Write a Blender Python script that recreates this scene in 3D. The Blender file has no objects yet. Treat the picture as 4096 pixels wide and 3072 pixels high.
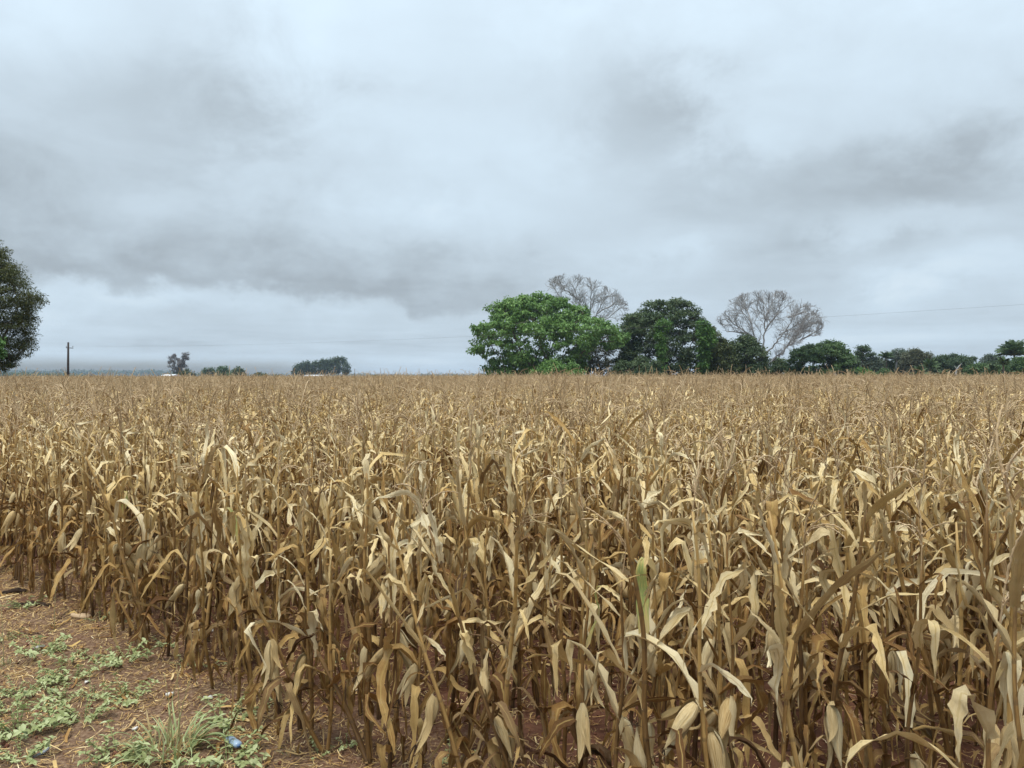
import bpy, math, random
import numpy as np
from mathutils import Matrix, Vector, Euler

# ------------------------------------------------------------------ camera, sky, sun, exposure
scene = bpy.context.scene
COL = scene.collection
CAM_H = 1.9
FPX = 3094.0            # focal length in pixels of a 4096 px wide frame
HOR = 1509.0            # pixel row of the horizon
cam_d = bpy.data.cameras.new('camera')
cam_d.sensor_width = 36.0
cam_d.lens = 36.0 * FPX / 4096.0
cam_d.clip_start = 0.05
cam_d.clip_end = 9000.0
cam = bpy.data.objects.new('camera', cam_d)
COL.objects.link(cam)
cam.location = (0, 0, CAM_H)
cam.rotation_euler = (math.radians(90) - math.atan((1536 - HOR) / FPX), 0, 0)
scene.camera = cam

SUN_EL, SUN_AZ = math.radians(74), math.radians(205)
world = bpy.data.worlds.new('World')
scene.world = world
world.use_nodes = True


class NT:
    """small helper that chains shader nodes"""
    def __init__(self, tree):
        self.t = tree
        self.n = tree.nodes
        self.l = tree.links

    def node(self, kind, **kw):
        nd = self.n.new(kind)
        for k, v in kw.items():
            setattr(nd, k, v)
        return nd

    def put(self, sock, val):
        if isinstance(val, bpy.types.NodeSocket):
            self.l.new(val, sock)
        elif val is not None:
            sock.default_value = val

    def math(self, op, a, b=None, c=None, clamp=False):
        nd = self.node('ShaderNodeMath', operation=op, use_clamp=clamp)
        self.put(nd.inputs[0], a)
        if b is not None:
            self.put(nd.inputs[1], b)
        if c is not None:
            self.put(nd.inputs[2], c)
        return nd.outputs[0]

    def ramp(self, fac, stops, interp='LINEAR'):
        nd = self.node('ShaderNodeValToRGB')
        nd.color_ramp.interpolation = interp
        el = nd.color_ramp.elements
        while len(el) < len(stops):
            el.new(0.5)
        for e, (p, c) in zip(el, stops):
            e.position = p
            e.color = (c[0], c[1], c[2], 1) if not isinstance(c, float) else (c, c, c, 1)
        self.put(nd.inputs[0], fac)
        return nd.outputs[0]

    def mix(self, fac, a, b, blend='MIX'):
        nd = self.node('ShaderNodeMix', data_type='RGBA', blend_type=blend)
        nd.clamp_factor = True
        self.put(nd.inputs[0], fac)
        for i, v in ((6, a), (7, b)):
            if isinstance(v, tuple) and len(v) == 3:
                v = v + (1,)
            self.put(nd.inputs[i], v)
        return nd.outputs[2]

    def noise(self, vec, scale, detail=4, rough=0.55, dist=0.0, dims='3D'):
        nd = self.node('ShaderNodeTexNoise', noise_dimensions=dims)
        if vec is not None:
            self.put(nd.inputs['Vector'], vec)
        nd.inputs['Scale'].default_value = scale
        nd.inputs['Detail'].default_value = detail
        nd.inputs['Roughness'].default_value = rough
        nd.inputs['Distortion'].default_value = dist
        return nd.outputs['Fac']

    def comb(self, x, y, z=0.0):
        nd = self.node('ShaderNodeCombineXYZ')
        for i, v in enumerate((x, y, z)):
            self.put(nd.inputs[i], v)
        return nd.outputs[0]

    def sep(self, v):
        nd = self.node('ShaderNodeSeparateXYZ')
        self.put(nd.inputs[0], v)
        return nd.outputs

    def smooth(self, x, lo, hi):
        nd = self.node('ShaderNodeMapRange', interpolation_type='SMOOTHSTEP')
        self.put(nd.inputs[0], x)
        self.put(nd.inputs[1], lo)
        self.put(nd.inputs[2], hi)
        return nd.outputs[0]


def build_sky():
    w = NT(world.node_tree)
    w.n.clear()
    out = w.node('ShaderNodeOutputWorld')
    bg = w.node('ShaderNodeBackground')
    w.l.new(bg.outputs[0], out.inputs[0])
    sky = w.node('ShaderNodeTexSky', sky_type='NISHITA', sun_disc=False)
    sky.sun_elevation = SUN_EL
    sky.sun_rotation = SUN_AZ
    sky.air_density = 1.2
    sky.dust_density = 1.5
    tc = w.node('ShaderNodeTexCoord')
    d = w.sep(tc.outputs['Generated'])
    az = w.math('ARCTAN2', d[0], d[1])
    el = w.math('ARCSINE', d[2])
    elp = w.math('MAXIMUM', d[2], 0.0)
    inv = w.math('ADD', elp, 0.17)
    px, py = w.math('DIVIDE', d[0], inv), w.math('DIVIDE', d[1], inv)
    p = w.comb(px, py, 0.0)
    n1 = w.noise(p, 0.75, 6, 0.5, 0.25)
    n2 = w.noise(w.comb(w.math('ADD', px, 7.3), py, 3.1), 2.4, 7, 0.55, 0.3)
    n3 = w.noise(w.comb(w.math('MULTIPLY', az, 1.0), w.math('MULTIPLY', el, 1.5), 1.0), 5.0, 7, 0.6, 0.3)
    # wander of the cloud outlines
    wv = w.math('SUBTRACT', n3, 0.5)
    n4 = w.noise(w.comb(az, w.math('MULTIPLY', el, 1.25), 9.0), 10.0, 7, 0.62, 0.3)
    wz = w.math('SUBTRACT', n4, 0.5)
    azw = w.math('ADD', w.math('ADD', az, w.math('MULTIPLY', wv, 0.36)), w.math('MULTIPLY', wz, 0.16))
    elw = w.math('ADD', w.math('ADD', el, w.math('MULTIPLY', wv, 0.10)), w.math('MULTIPLY', wz, 0.075))
    val = w.math('ADD', 0.62, w.math('MULTIPLY', w.math('SUBTRACT', n1, 0.5), 0.42))
    val = w.math('ADD', val, w.math('MULTIPLY', w.math('SUBTRACT', n2, 0.5), 0.30))

    val = w.math('ADD', val, w.math('ADD', w.math('MULTIPLY', wv, 0.30), w.math('MULTIPLY', wz, 0.26)))

    def ang(u, v):
        x, z = (u - 2048) / FPX, (HOR - v) / FPX
        return math.atan(x), math.atan(z / math.sqrt(1 + x * x))
    # cloud masses: pixel centre, half sizes, amount
    for u, v, ru, rv, amt in ((700, 330, 430, 260, -0.20), (2480, 480, 380, 190, -0.28), (3500, 740, 620, 150, -0.27),
                              (3250, 1020, 480, 120, -0.17), (1300, 200, 330, 260, 0.16), (2080, 720, 330, 190, 0.17),
                              (250, 60, 400, 130, 0.16), (3700, 1080, 220, 60, 0.28), (3560, 900, 330, 60, 0.22),
                              (2730, 1000, 170, 60, 0.22), (3050, 560, 260, 120, 0.12), (1000, 1235, 620, 38, 0.10),
                              (350, 1175, 240, 40, 0.10), (1500, 760, 420, 120, 0.05)):
        a0, e0 = ang(u, v)
        dx = w.math('DIVIDE', w.math('SUBTRACT', azw, a0), ru / FPX)
        dy = w.math('DIVIDE', w.math('SUBTRACT', elw, e0), rv / FPX)
        r2 = w.math('ADD', w.math('MULTIPLY', dx, dx), w.math('MULTIPLY', dy, dy))
        g = w.math('EXPONENT', w.math('MULTIPLY', r2, -0.8))
        val = w.math('ADD', val, w.math('MULTIPLY', g, amt))
    # the long dark shelf of cloud with its firm lower edge, sloping down to the right
    edge = w.math('ADD', 0.093, w.math('MULTIPLY', w.math('ADD', az, 0.40), -0.075))
    above = w.math('SUBTRACT', elw, edge)
    shelf = w.math('MULTIPLY', w.smooth(above, -0.006, 0.022),
                   w.math('EXPONENT', w.math('MULTIPLY', w.math('MAXIMUM', above, 0.0), -9.0)))
    reach = w.math('MULTIPLY', w.smooth(az, 0.22, -0.12), w.smooth(az, -1.4, -0.7))
    val = w.math('SUBTRACT', val, w.math('MULTIPLY', w.math('MULTIPLY', shelf, reach), 0.39))
    # thin streaks low over the horizon
    st = w.noise(w.comb(w.math('MULTIPLY', az, 2.2), w.math('MULTIPLY', el, 34.0), 2.0), 1.6, 5, 0.55, 0.2)
    low = w.smooth(el, 0.10, 0.02)
    val = w.math('ADD', val, w.math('MULTIPLY', w.math('MULTIPLY', w.math('SUBTRACT', st, 0.5), 0.85), low))
    cloud = w.ramp(val, [(0.0, (0.30, 0.350, 0.39)), (0.28, (0.39, 0.455, 0.51)), (0.52, (0.53, 0.630, 0.715)),
                         (0.75, (0.61, 0.735, 0.84)), (1.0, (0.71, 0.83, 0.92))])
    # a gap of clear air under the cloud deck low on the left
    gap = w.math('MULTIPLY', w.smooth(w.math('ADD', el, w.math('MULTIPLY', wv, 0.012)), 0.026, 0.006),
                 w.smooth(az, -0.12, -0.34))
    skyc = w.node('ShaderNodeVectorMath', operation='SCALE')
    w.l.new(sky.outputs[0], skyc.inputs[0])
    skyc.inputs[3].default_value = 0.085
    col = w.mix(w.math('MULTIPLY', gap, 0.9), cloud, skyc.outputs[0])
    # luminance of a standard overcast sky: rises smoothly from the horizon to the zenith
    cie = w.math('ADD', w.math('ADD', 0.94, w.math('MULTIPLY', elp, 0.2)), w.math('MULTIPLY', w.math('MULTIPLY', elp, elp), 1.1))
    lum = w.node('ShaderNodeVectorMath', operation='SCALE')
    w.l.new(col, lum.inputs[0])
    w.l.new(cie, lum.inputs[3])
    w.l.new(lum.outputs[0], bg.inputs[0])
    bg.inputs[1].default_value = 0.585


build_sky()
sun_d = bpy.data.lights.new('sun', 'SUN')
sun_d.energy = 1.5
sun_d.angle = math.radians(22)
sun_d.color = (1.0, 0.95, 0.86)
sun = bpy.data.objects.new('sun', sun_d)
COL.objects.link(sun)
sv = Vector((math.sin(SUN_AZ) * math.cos(SUN_EL), math.cos(SUN_AZ) * math.cos(SUN_EL), math.sin(SUN_EL)))
sun.rotation_euler = sv.to_track_quat('Z', 'Y').to_euler()

vs = scene.view_settings
vs.view_transform = 'Standard'
vs.look = 'None'
vs.exposure = 0.84
vs.gamma = 1.0
vs.use_curve_mapping = False
scene.render.engine = 'CYCLES'
cy = scene.cycles
cy.max_bounces = 7
cy.diffuse_bounces = 4
cy.transmission_bounces = 4
cy.volume_bounces = 1
cy.transparent_max_bounces = 8

# ------------------------------------------------------------------ helpers
R0 = np.random.default_rng(11)
random.seed(5)


def lattice(seed, n=256):
    return np.random.default_rng(seed).random((n, n))


LAT = [lattice(i) for i in range(4)]


def vnoise(x, y, k=0):
    x, y = np.asarray(x, float), np.asarray(y, float)
    xi, yi = np.floor(x).astype(int), np.floor(y).astype(int)
    fx, fy = x - xi, y - yi
    fx, fy = fx * fx * (3 - 2 * fx), fy * fy * (3 - 2 * fy)
    L = LAT[k]
    a, b = L[xi % 256, yi % 256], L[(xi + 1) % 256, yi % 256]
    c, d = L[xi % 256, (yi + 1) % 256], L[(xi + 1) % 256, (yi + 1) % 256]
    return (a * (1 - fx) + b * fx) * (1 - fy) + (c * (1 - fx) + d * fx) * fy - 0.5


def sstep(x, a, b):
    t = np.clip((np.asarray(x, float) - a) / (b - a), 0, 1)
    return t * t * (3 - 2 * t)


def rise(x, y):
    """the field climbs a little, more to the right"""
    x, y = np.asarray(x, float), np.asarray(y, float)
    return sstep(y, 6, 24) * (0.01 + 0.10 * sstep(x / np.maximum(y, 1), -0.45, 0.20))


def gz(x, y):
    near = 1 - sstep(np.hypot(x, y), 14, 22)
    return rise(x, y) + near * (0.05 * vnoise(np.asarray(x) * 1.1, np.asarray(y) * 1.1, 0)
                                + 0.025 * vnoise(np.asarray(x) * 4.3, np.asarray(y) * 4.3, 1)
                                + 0.014 * vnoise(np.asarray(x) * 13, np.asarray(y) * 13, 2))


def at(u, v, d):
    """world point at depth d seen at pixel (u, v) of the 4096 px frame"""
    return np.array([(u - 2048) / FPX * d, d, CAM_H + (HOR - v) / FPX * d])


def on_ground(u, v):
    d = CAM_H * FPX / (v - HOR)
    for _ in range(4):
        x = (u - 2048) / FPX * d
        d = (CAM_H - float(gz(x, d))) * FPX / (v - HOR)
    x = (u - 2048) / FPX * d
    return x, d, float(gz(x, d))


def mesh_np(name, V, F, mats=(), col=None, smooth=False, midx=None):
    """V (n,3); F list of (m,k) index arrays; col (n,3) vertex colour"""
    me = bpy.data.meshes.new(name)
    V = np.asarray(V, np.float32)
    F = [np.asarray(f, np.int32) for f in (F if isinstance(F, list) else [F]) if len(f)]
    me.vertices.add(len(V))
    me.vertices.foreach_set('co', V.ravel())
    loops = np.concatenate([f.ravel() for f in F])
    tot = np.concatenate([np.full(len(f), f.shape[1], np.int32) for f in F])
    start = np.concatenate([[0], np.cumsum(tot)[:-1]]).astype(np.int32)
    me.loops.add(len(loops))
    me.loops.foreach_set('vertex_index', loops)
    me.polygons.add(len(tot))
    me.polygons.foreach_set('loop_start', start)
    me.polygons.foreach_set('loop_total', tot)
    if smooth:
        me.polygons.foreach_set('use_smooth', np.ones(len(tot), bool))
    if midx is not None:
        me.polygons.foreach_set('material_index', np.asarray(midx, np.int32))
    if col is not None:
        ca = me.color_attributes.new('Col', 'FLOAT_COLOR', 'POINT')
        c4 = np.ones((len(V), 4), np.float32)
        c4[:, :3] = col
        ca.data.foreach_set('color', c4.ravel())
    for m in mats:
        me.materials.append(m)
    me.update(calc_edges=True)
    return me


def link(name, data, parent=None, loc=None, mat=None):
    o = bpy.data.objects.new(name, data)
    COL.objects.link(o)
    if parent is not None:
        o.parent = parent
    if loc is not None:
        o.location = loc
    if mat is not None:
        o.matrix_local = mat
    return o


def tag(o, label=None, cat=None, group=None, kind=None):
    if label:
        o['label'] = label
    if cat:
        o['category'] = cat
    if group:
        o['group'] = group
    if kind:
        o['kind'] = kind
    return o


def thing(name, label, cat, loc=(0, 0, 0), group=None):
    return tag(link(name, None, loc=Vector([float(c) for c in loc])), label, cat, group)


def tube(P, R, k=6, cap=True):
    """tube through points P with radii R"""
    P, R = np.asarray(P, float), np.asarray(R, float)
    n = len(P)
    T = np.gradient(P, axis=0)
    T /= np.linalg.norm(T, axis=1)[:, None] + 1e-12
    ref = np.array([1.0, 0.13, 0.07]) if abs(T[0][0]) < 0.8 else np.array([0.1, 1.0, 0.05])
    A = np.cross(T, ref)
    A /= np.linalg.norm(A, axis=1)[:, None] + 1e-12
    B = np.cross(T, A)
    th = np.arange(k) * 2 * math.pi / k
    V = P[:, None, :] + R[:, None, None] * (A[:, None, :] * np.cos(th)[None, :, None] + B[:, None, :] * np.sin(th)[None, :, None])
    i = np.arange(n - 1)[:, None] * k
    j = np.arange(k)[None, :]
    q = np.stack([i + j, i + (j + 1) % k, i + k + (j + 1) % k, i + k + j], -1).reshape(-1, 4)
    F = [q]
    if cap:
        F.append(np.array([list(range(k))[::-1], list(range((n - 1) * k, n * k))]))
    return V.reshape(-1, 3), F


class Acc:
    """collects pieces into one mesh"""
    def __init__(self):
        self.V, self.F, self.C, self.M, self.n = [], {}, [], {}, 0

    def add(self, V, F, col=None, mi=0):
        V = np.asarray(V, float)
        for f in (F if isinstance(F, list) else [F]):
            f = np.asarray(f)
            if len(f):
                self.F.setdefault(f.shape[1], []).append(f + self.n)
                self.M.setdefault(f.shape[1], []).append(np.full(len(f), mi))
        self.V.append(V)
        if col is None:
            col = (0.5, 0.5, 0.5)
        col = np.asarray(col, float)
        self.C.append(np.broadcast_to(col, (len(V), 3)) if col.ndim == 1 else col)
        self.n += len(V)
        return self

    def mesh(self, name, mats, smooth=False):
        ks = sorted(self.F)
        return mesh_np(name, np.concatenate(self.V), [np.concatenate(self.F[k]) for k in ks], mats,
                       np.concatenate(self.C), smooth, np.concatenate([np.concatenate(self.M[k]) for k in ks]))


# ------------------------------------------------------------------ materials
def new_mat(name):
    m = bpy.data.materials.new(name)
    m.use_nodes = True
    m.node_tree.nodes.clear()
    return m, NT(m.node_tree)


def finish(w, color, rough=0.7, spec=0.3, transl=0.0, bump=None, bump_d=0.01, tcol=None, metallic=0.0):
    out = w.node('ShaderNodeOutputMaterial')
    b = w.node('ShaderNodeBsdfPrincipled')
    w.put(b.inputs['Base Color'], color if not isinstance(color, tuple) else color + (1,))
    w.put(b.inputs['Roughness'], rough)
    b.inputs['Specular IOR Level'].default_value = spec
    b.inputs['Metallic'].default_value = metallic
    if bump is not None:
        bn = w.node('ShaderNodeBump')
        bn.inputs['Distance'].default_value = bump_d
        bn.inputs['Strength'].default_value = 0.8
        w.l.new(bump, bn.inputs['Height'])
        w.l.new(bn.outputs[0], b.inputs['Normal'])
    if transl > 0:
        t = w.node('ShaderNodeBsdfTranslucent')
        w.put(t.inputs[0], tcol if tcol is not None else (color if not isinstance(color, tuple) else color + (1,)))
        mx = w.node('ShaderNodeMixShader')
        mx.inputs[0].default_value = transl
        w.l.new(b.outputs[0], mx.inputs[1])
        w.l.new(t.outputs[0], mx.inputs[2])
        w.l.new(mx.outputs[0], out.inputs[0])
    else:
        w.l.new(b.outputs[0], out.inputs[0])


def vcol(w):
    a = w.node('ShaderNodeAttribute', attribute_name='Col')
    s = w.node('ShaderNodeSeparateColor')
    w.l.new(a.outputs['Color'], s.inputs[0])
    return s.outputs


def objrand(w):
    return w.node('ShaderNodeObjectInfo').outputs['Random']


def objco(w):
    return w.node('ShaderNodeTexCoord').outputs['Object']


DRY = [(0.0, (0.060, 0.025, 0.009)), (0.18, (0.175, 0.082, 0.025)), (0.36, (0.37, 0.205, 0.066)), (0.54, (0.60, 0.395, 0.150)),
       (0.74, (0.82, 0.61, 0.290)), (1.0, (0.93, 0.79, 0.51))]


def mat_dry_leaf():
    m, w = new_mat('dry_leaf')
    r, g, b = vcol(w)[:3]
    rnd = objrand(w)
    tint = w.math('ADD', w.math('MULTIPLY', r, 0.78), w.math('MULTIPLY', rnd, 0.22))
    streak = w.noise(w.comb(w.math('MULTIPLY', g, 1.6), w.math('MULTIPLY', b, 16.0), w.math('MULTIPLY', tint, 40.0)), 3.0, 4, 0.65)
    blot = w.noise(objco(w), 7.0, 5, 0.62)
    tint = w.math('ADD', tint, w.math('MULTIPLY', w.math('SUBTRACT', streak, 0.5), 0.62))
    tint = w.math('ADD', tint, w.math('MULTIPLY', w.math('SUBTRACT', blot, 0.5), 0.55), clamp=True)
    c = w.ramp(tint, DRY)
    rib = w.smooth(b, 0.80, 0.93)
    c = w.mix(w.math('MULTIPLY', rib, 0.6), c, (0.62, 0.43, 0.15))
    spots = w.smooth(w.noise(objco(w), 60.0, 3, 0.6), 0.64, 0.74)
    c = w.mix(w.math('MULTIPLY', spots, 0.35), c, (0.16, 0.09, 0.04))
    mould = w.smooth(w.noise(objco(w), 14.0, 6, 0.7), 0.57, 0.68)
    c = w.mix(w.math('MULTIPLY', mould, 0.30), c, (0.36, 0.30, 0.22))
    hue = w.math('FRACT', w.math('ADD', w.math('MULTIPLY', r, 57.3), w.math('MULTIPLY', rnd, 3.0)))
    lumi = w.math('MULTIPLY', tint, 0.8)
    grey = w.ramp(lumi, [(0.1, (0.10, 0.07, 0.042)), (0.5, (0.50, 0.39, 0.245)), (0.8, (0.84, 0.72, 0.49))])
    c = w.mix(w.math('MULTIPLY', w.smooth(hue, 0.55, 1.0), 0.45), c, grey)
    finish(w, c, 0.62, 0.2, 0.07, bump=streak, bump_d=0.006)
    return m


def mat_green_leaf():
    m, w = new_mat('green_leaf')
    r, g, b = vcol(w)[:3]
    n = w.noise(w.comb(w.math('MULTIPLY', g, 2.6), w.math('MULTIPLY', b, 3.0), w.math('MULTIPLY', r, 30.0)), 2.4, 5, 0.62)
    k = w.math('ADD', n, w.math('MULTIPLY', w.math('ABSOLUTE', w.math('SUBTRACT', g, 0.42)), 0.75))
    c = w.ramp(k, [(0.42, (0.25, 0.32, 0.09)), (0.56, (0.37, 0.42, 0.15)), (0.64, (0.62, 0.52, 0.16)), (0.74, (0.64, 0.49, 0.24))])
    finish(w, c, 0.5, 0.3, 0.3)
    return m


def mat_stalk():
    m, w = new_mat('dry_stalk')
    r, g, b = vcol(w)[:3]
    rnd = objrand(w)
    o = w.sep(objco(w))
    st = w.noise(w.comb(w.math('MULTIPLY', o[0], 60.0), w.math('MULTIPLY', o[1], 60.0), w.math('MULTIPLY', o[2], 5.0)), 1.5, 5, 0.6)
    k = w.math('ADD', w.math('MULTIPLY', st, 0.75), w.math('MULTIPLY', rnd, 0.4))
    k = w.math('ADD', w.math('SUBTRACT', k, 0.25), w.math('MULTIPLY', w.math('SUBTRACT', g, 0.5), 0.3), clamp=True)  # browner towards the base: part real tone, part painted shade
    c = w.ramp(k, [(0.05, (0.065, 0.033, 0.014)), (0.3, (0.21, 0.115, 0.038)), (0.55, (0.42, 0.26, 0.088)), (0.9, (0.64, 0.46, 0.20))])
    c = w.mix(w.math('MULTIPLY', w.smooth(b, 0.6, 0.95), w.math('MULTIPLY', st, 0.8)), c, (0.075, 0.05, 0.03))
    finish(w, c, 0.5, 0.35, bump=st, bump_d=0.003)
    return m


def mat_husk():
    m, w = new_mat('dry_husk')
    r, g, b = vcol(w)[:3]
    st = w.noise(w.comb(w.math('MULTIPLY', g, 1.2), w.math('MULTIPLY', b, 16.0), w.math('MULTIPLY', r, 30.0)), 2.5, 4, 0.55)
    k = w.math('ADD', w.math('MULTIPLY', st, 0.95), w.math('SUBTRACT', w.math('MULTIPLY', r, 0.5), 0.2), clamp=True)
    k = w.math('ADD', k, w.math('MULTIPLY', w.math('SUBTRACT', objrand(w), 0.5), 0.3), clamp=True)
    c = w.ramp(k, [(0.15, (0.30, 0.17, 0.06)), (0.42, (0.53, 0.35, 0.145)), (0.7, (0.71, 0.53, 0.27)), (1.0, (0.82, 0.69, 0.43))])
    finish(w, c, 0.6, 0.2, 0.06, bump=st, bump_d=0.012)
    return m


def mat_tassel():
    m, w = new_mat('dry_tassel')
    r, g, b = vcol(w)[:3]
    k = w.math('ADD', w.math('MULTIPLY', r, 0.6), w.math('MULTIPLY', objrand(w), 0.4))
    c = w.ramp(k, [(0.0, (0.27, 0.17, 0.09)), (0.5, (0.48, 0.34, 0.19)), (1.0, (0.66, 0.50, 0.32))])
    finish(w, c, 0.75, 0.15)
    return m


def mat_plain(name, c1, c2, scale=6.0, rough=0.8, spec=0.2, bump_d=0.0, stretch=None, metallic=0.0):
    m, w = new_mat(name)
    co = objco(w)
    if stretch:
        o = w.sep(co)
        co = w.comb(*[w.math('MULTIPLY', o[i], stretch[i]) for i in range(3)])
    n = w.noise(co, scale, 5, 0.62)
    c = w.ramp(n, [(0.3, c1), (0.7, c2)])
    finish(w, c, rough, spec, bump=n if bump_d else None, bump_d=bump_d, metallic=metallic)
    return m


def mat_foliage(name, dark, mid, light, transl=0.3, rough=0.5):
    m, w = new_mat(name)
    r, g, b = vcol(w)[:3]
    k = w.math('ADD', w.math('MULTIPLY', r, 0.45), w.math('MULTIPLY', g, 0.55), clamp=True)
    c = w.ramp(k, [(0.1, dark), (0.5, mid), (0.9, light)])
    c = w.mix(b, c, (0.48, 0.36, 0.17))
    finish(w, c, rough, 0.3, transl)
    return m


M_LEAF, M_GREEN, M_STALK, M_HUSK, M_TASSEL = mat_dry_leaf(), mat_green_leaf(), mat_stalk(), mat_husk(), mat_tassel()
M_SILK = mat_plain('dark_silk', (0.03, 0.018, 0.01), (0.09, 0.05, 0.03), 40)
M_BARK = mat_plain('bark', (0.075, 0.058, 0.042), (0.17, 0.14, 0.11), 3.0, 0.9, 0.1, 0.02, (4, 4, 0.7))
M_PALEBARK = mat_plain('pale_bark', (0.25, 0.245, 0.24), (0.44, 0.435, 0.43), 1.5, 0.9, 0.1, 0.02)


def mat_ground():
    m, w = new_mat('red_soil')
    geo = w.node('ShaderNodeNewGeometry')
    pos = geo.outputs['Position']
    s = w.sep(pos)
    n1 = w.noise(pos, 0.9, 5, 0.6)
    n2 = w.noise(pos, 7.0, 6, 0.65)
    n3 = w.noise(pos, 45.0, 5, 0.7)
    red = w.ramp(n2, [(0.3, (0.075, 0.030, 0.018)), (0.52, (0.135, 0.062, 0.038)), (0.75, (0.23, 0.105, 0.064))])
    dust = w.ramp(n3, [(0.3, (0.065, 0.037, 0.023)), (0.48, (0.19, 0.117, 0.072)), (0.7, (0.38, 0.265, 0.17))])
    # trodden, straw-strewn margin outside the crop; red soil between the rows, darkened with painted shade
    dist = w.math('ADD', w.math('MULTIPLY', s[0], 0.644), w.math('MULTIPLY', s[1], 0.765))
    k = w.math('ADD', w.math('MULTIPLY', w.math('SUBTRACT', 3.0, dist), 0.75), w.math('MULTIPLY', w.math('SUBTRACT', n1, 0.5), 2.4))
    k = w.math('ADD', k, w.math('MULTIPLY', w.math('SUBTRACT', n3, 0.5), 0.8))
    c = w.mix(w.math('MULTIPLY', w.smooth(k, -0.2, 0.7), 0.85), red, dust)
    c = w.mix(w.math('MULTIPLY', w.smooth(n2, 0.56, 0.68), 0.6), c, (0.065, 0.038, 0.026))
    bump = w.math('ADD', w.math('MULTIPLY', n2, 0.6), w.math('MULTIPLY', n3, 0.5))
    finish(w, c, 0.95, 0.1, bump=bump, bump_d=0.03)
    return m


M_GROUND = mat_ground()

# ------------------------------------------------------------------ ground sheet
def axis(lo, hi, step, far):
    a = list(np.arange(lo, hi + 1e-6, step))
    s = step
    left, right = [], []
    x = lo
    while x > -far:
        s *= 1.22
        x -= s
        left.append(max(x, -far))
    s, x = step, hi
    while x < far:
        s *= 1.22
        x += s
        right.append(min(x, far))
    return np.array(left[::-1] + a + right)


gx, gy = axis(-5.5, 4.5, 0.035, 3000.0), axis(1.5, 9.5, 0.035, 3000.0)
GX, GY = np.meshgrid(gx, gy)
GV = np.stack([GX, GY, gz(GX, GY)], -1).reshape(-1, 3)
nx, ny = len(gx), len(gy)
ii, jj = np.meshgrid(np.arange(nx - 1), np.arange(ny - 1))
q = (jj * nx + ii).ravel()
ground = link('ground', mesh_np('ground', GV, np.stack([q, q + 1, q + nx + 1, q + nx], -1), [M_GROUND], smooth=True))
tag(ground, 'red brown soil with trodden straw along the edge of the corn', kind='structure')

# ------------------------------------------------------------------ trees
def grow(attr, trunk, step, kill, infl=1e9, iters=140, rng=R0, up=0.05, jit=0.12, par0=None):
    N = [np.asarray(p, float) for p in trunk]
    par = list(par0) if par0 is not None else [-1] + list(range(len(N) - 1))
    A = np.asarray(attr, float)
    nn = np.zeros(len(A), int)
    nd = np.full(len(A), 1e18)
    done = 0
    for _ in range(iters):
        if len(A) == 0 or len(N) > 6000:
            break
        for i in range(done, len(N)):
            d = np.linalg.norm(A - N[i], axis=1)
            k = d < nd
            nd[k] = d[k]
            nn[k] = i
        done = len(N)
        keep = nd > kill
        A, nn, nd = A[keep], nn[keep], nd[keep]
        if len(A) == 0:
            break
        act = nd < infl
        if not act.any():
            break
        P = np.array(N)
        D = A[act] - P[nn[act]]
        D /= np.linalg.norm(D, axis=1)[:, None]
        S = np.zeros((len(N), 3))
        np.add.at(S, nn[act], D)
        ids = np.unique(nn[act])
        new = 0
        for i in ids:
            v = S[i] + rng.normal(0, jit, 3) * np.linalg.norm(S[i])
            v[2] += up
            L = np.linalg.norm(v)
            if L < 1e-6:
                continue
            N.append(P[i] + v / L * step)
            par.append(int(i))
            new += 1
        if not new:
            break
    return np.array(N), np.array(par)


def pipe(par, tip, p=2.3):
    n = len(par)
    a = np.zeros(n)
    ch = np.zeros(n, int)
    for i in range(n - 1, 0, -1):
        if ch[i] == 0:
            a[i] = tip ** p
        a[par[i]] += a[i]
        ch[par[i]] += 1
    if a[0] == 0:
        a[0] = tip ** p
    return a ** (1 / p), ch


def limbs(N, par, R, k=5):
    """one frustum per tree segment"""
    i = np.arange(1, len(N))
    P0, P1 = N[par[i]], N[i]
    r1 = R[i]
    r0 = np.minimum(R[par[i]], r1 * 1.5)
    T = P1 - P0
    T /= np.linalg.norm(T, axis=1)[:, None] + 1e-9
    ref = np.where(np.abs(T[:, :1]) < 0.8, np.array([[1.0, 0.1, 0.05]]), np.array([[0.05, 1.0, 0.1]]))
    A = np.cross(T, ref)
    A /= np.linalg.norm(A, axis=1)[:, None]
    B = np.cross(T, A)
    th = np.arange(k) * 2 * math.pi / k
    ring = A[:, None, :] * np.cos(th)[None, :, None] + B[:, None, :] * np.sin(th)[None, :, None]
    V = np.concatenate([(P0 - T * r0[:, None] * 0.3)[:, None, :] + ring * r0[:, None, None],
                        P1[:, None, :] + ring * r1[:, None, None]], 1).reshape(-1, 3)
    b = (np.arange(len(i)) * 2 * k)[:, None]
    j = np.arange(k)[None, :]
    F = np.stack([b + j, b + (j + 1) % k, b + k + (j + 1) % k, b + k + j], -1).reshape(-1, 4)
    return V, F


def in_poly(poly, u, v):
    poly = np.asarray(poly, float)
    x1, y1 = poly[:, 0], poly[:, 1]
    x2, y2 = np.roll(x1, -1), np.roll(y1, -1)
    u, v = np.asarray(u)[:, None], np.asarray(v)[:, None]
    c = ((y1 > v) != (y2 > v)) & (u < (x2 - x1) * (v - y1) / (y2 - y1 + 1e-12) + x1)
    return c.sum(1) % 2 == 1


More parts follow.
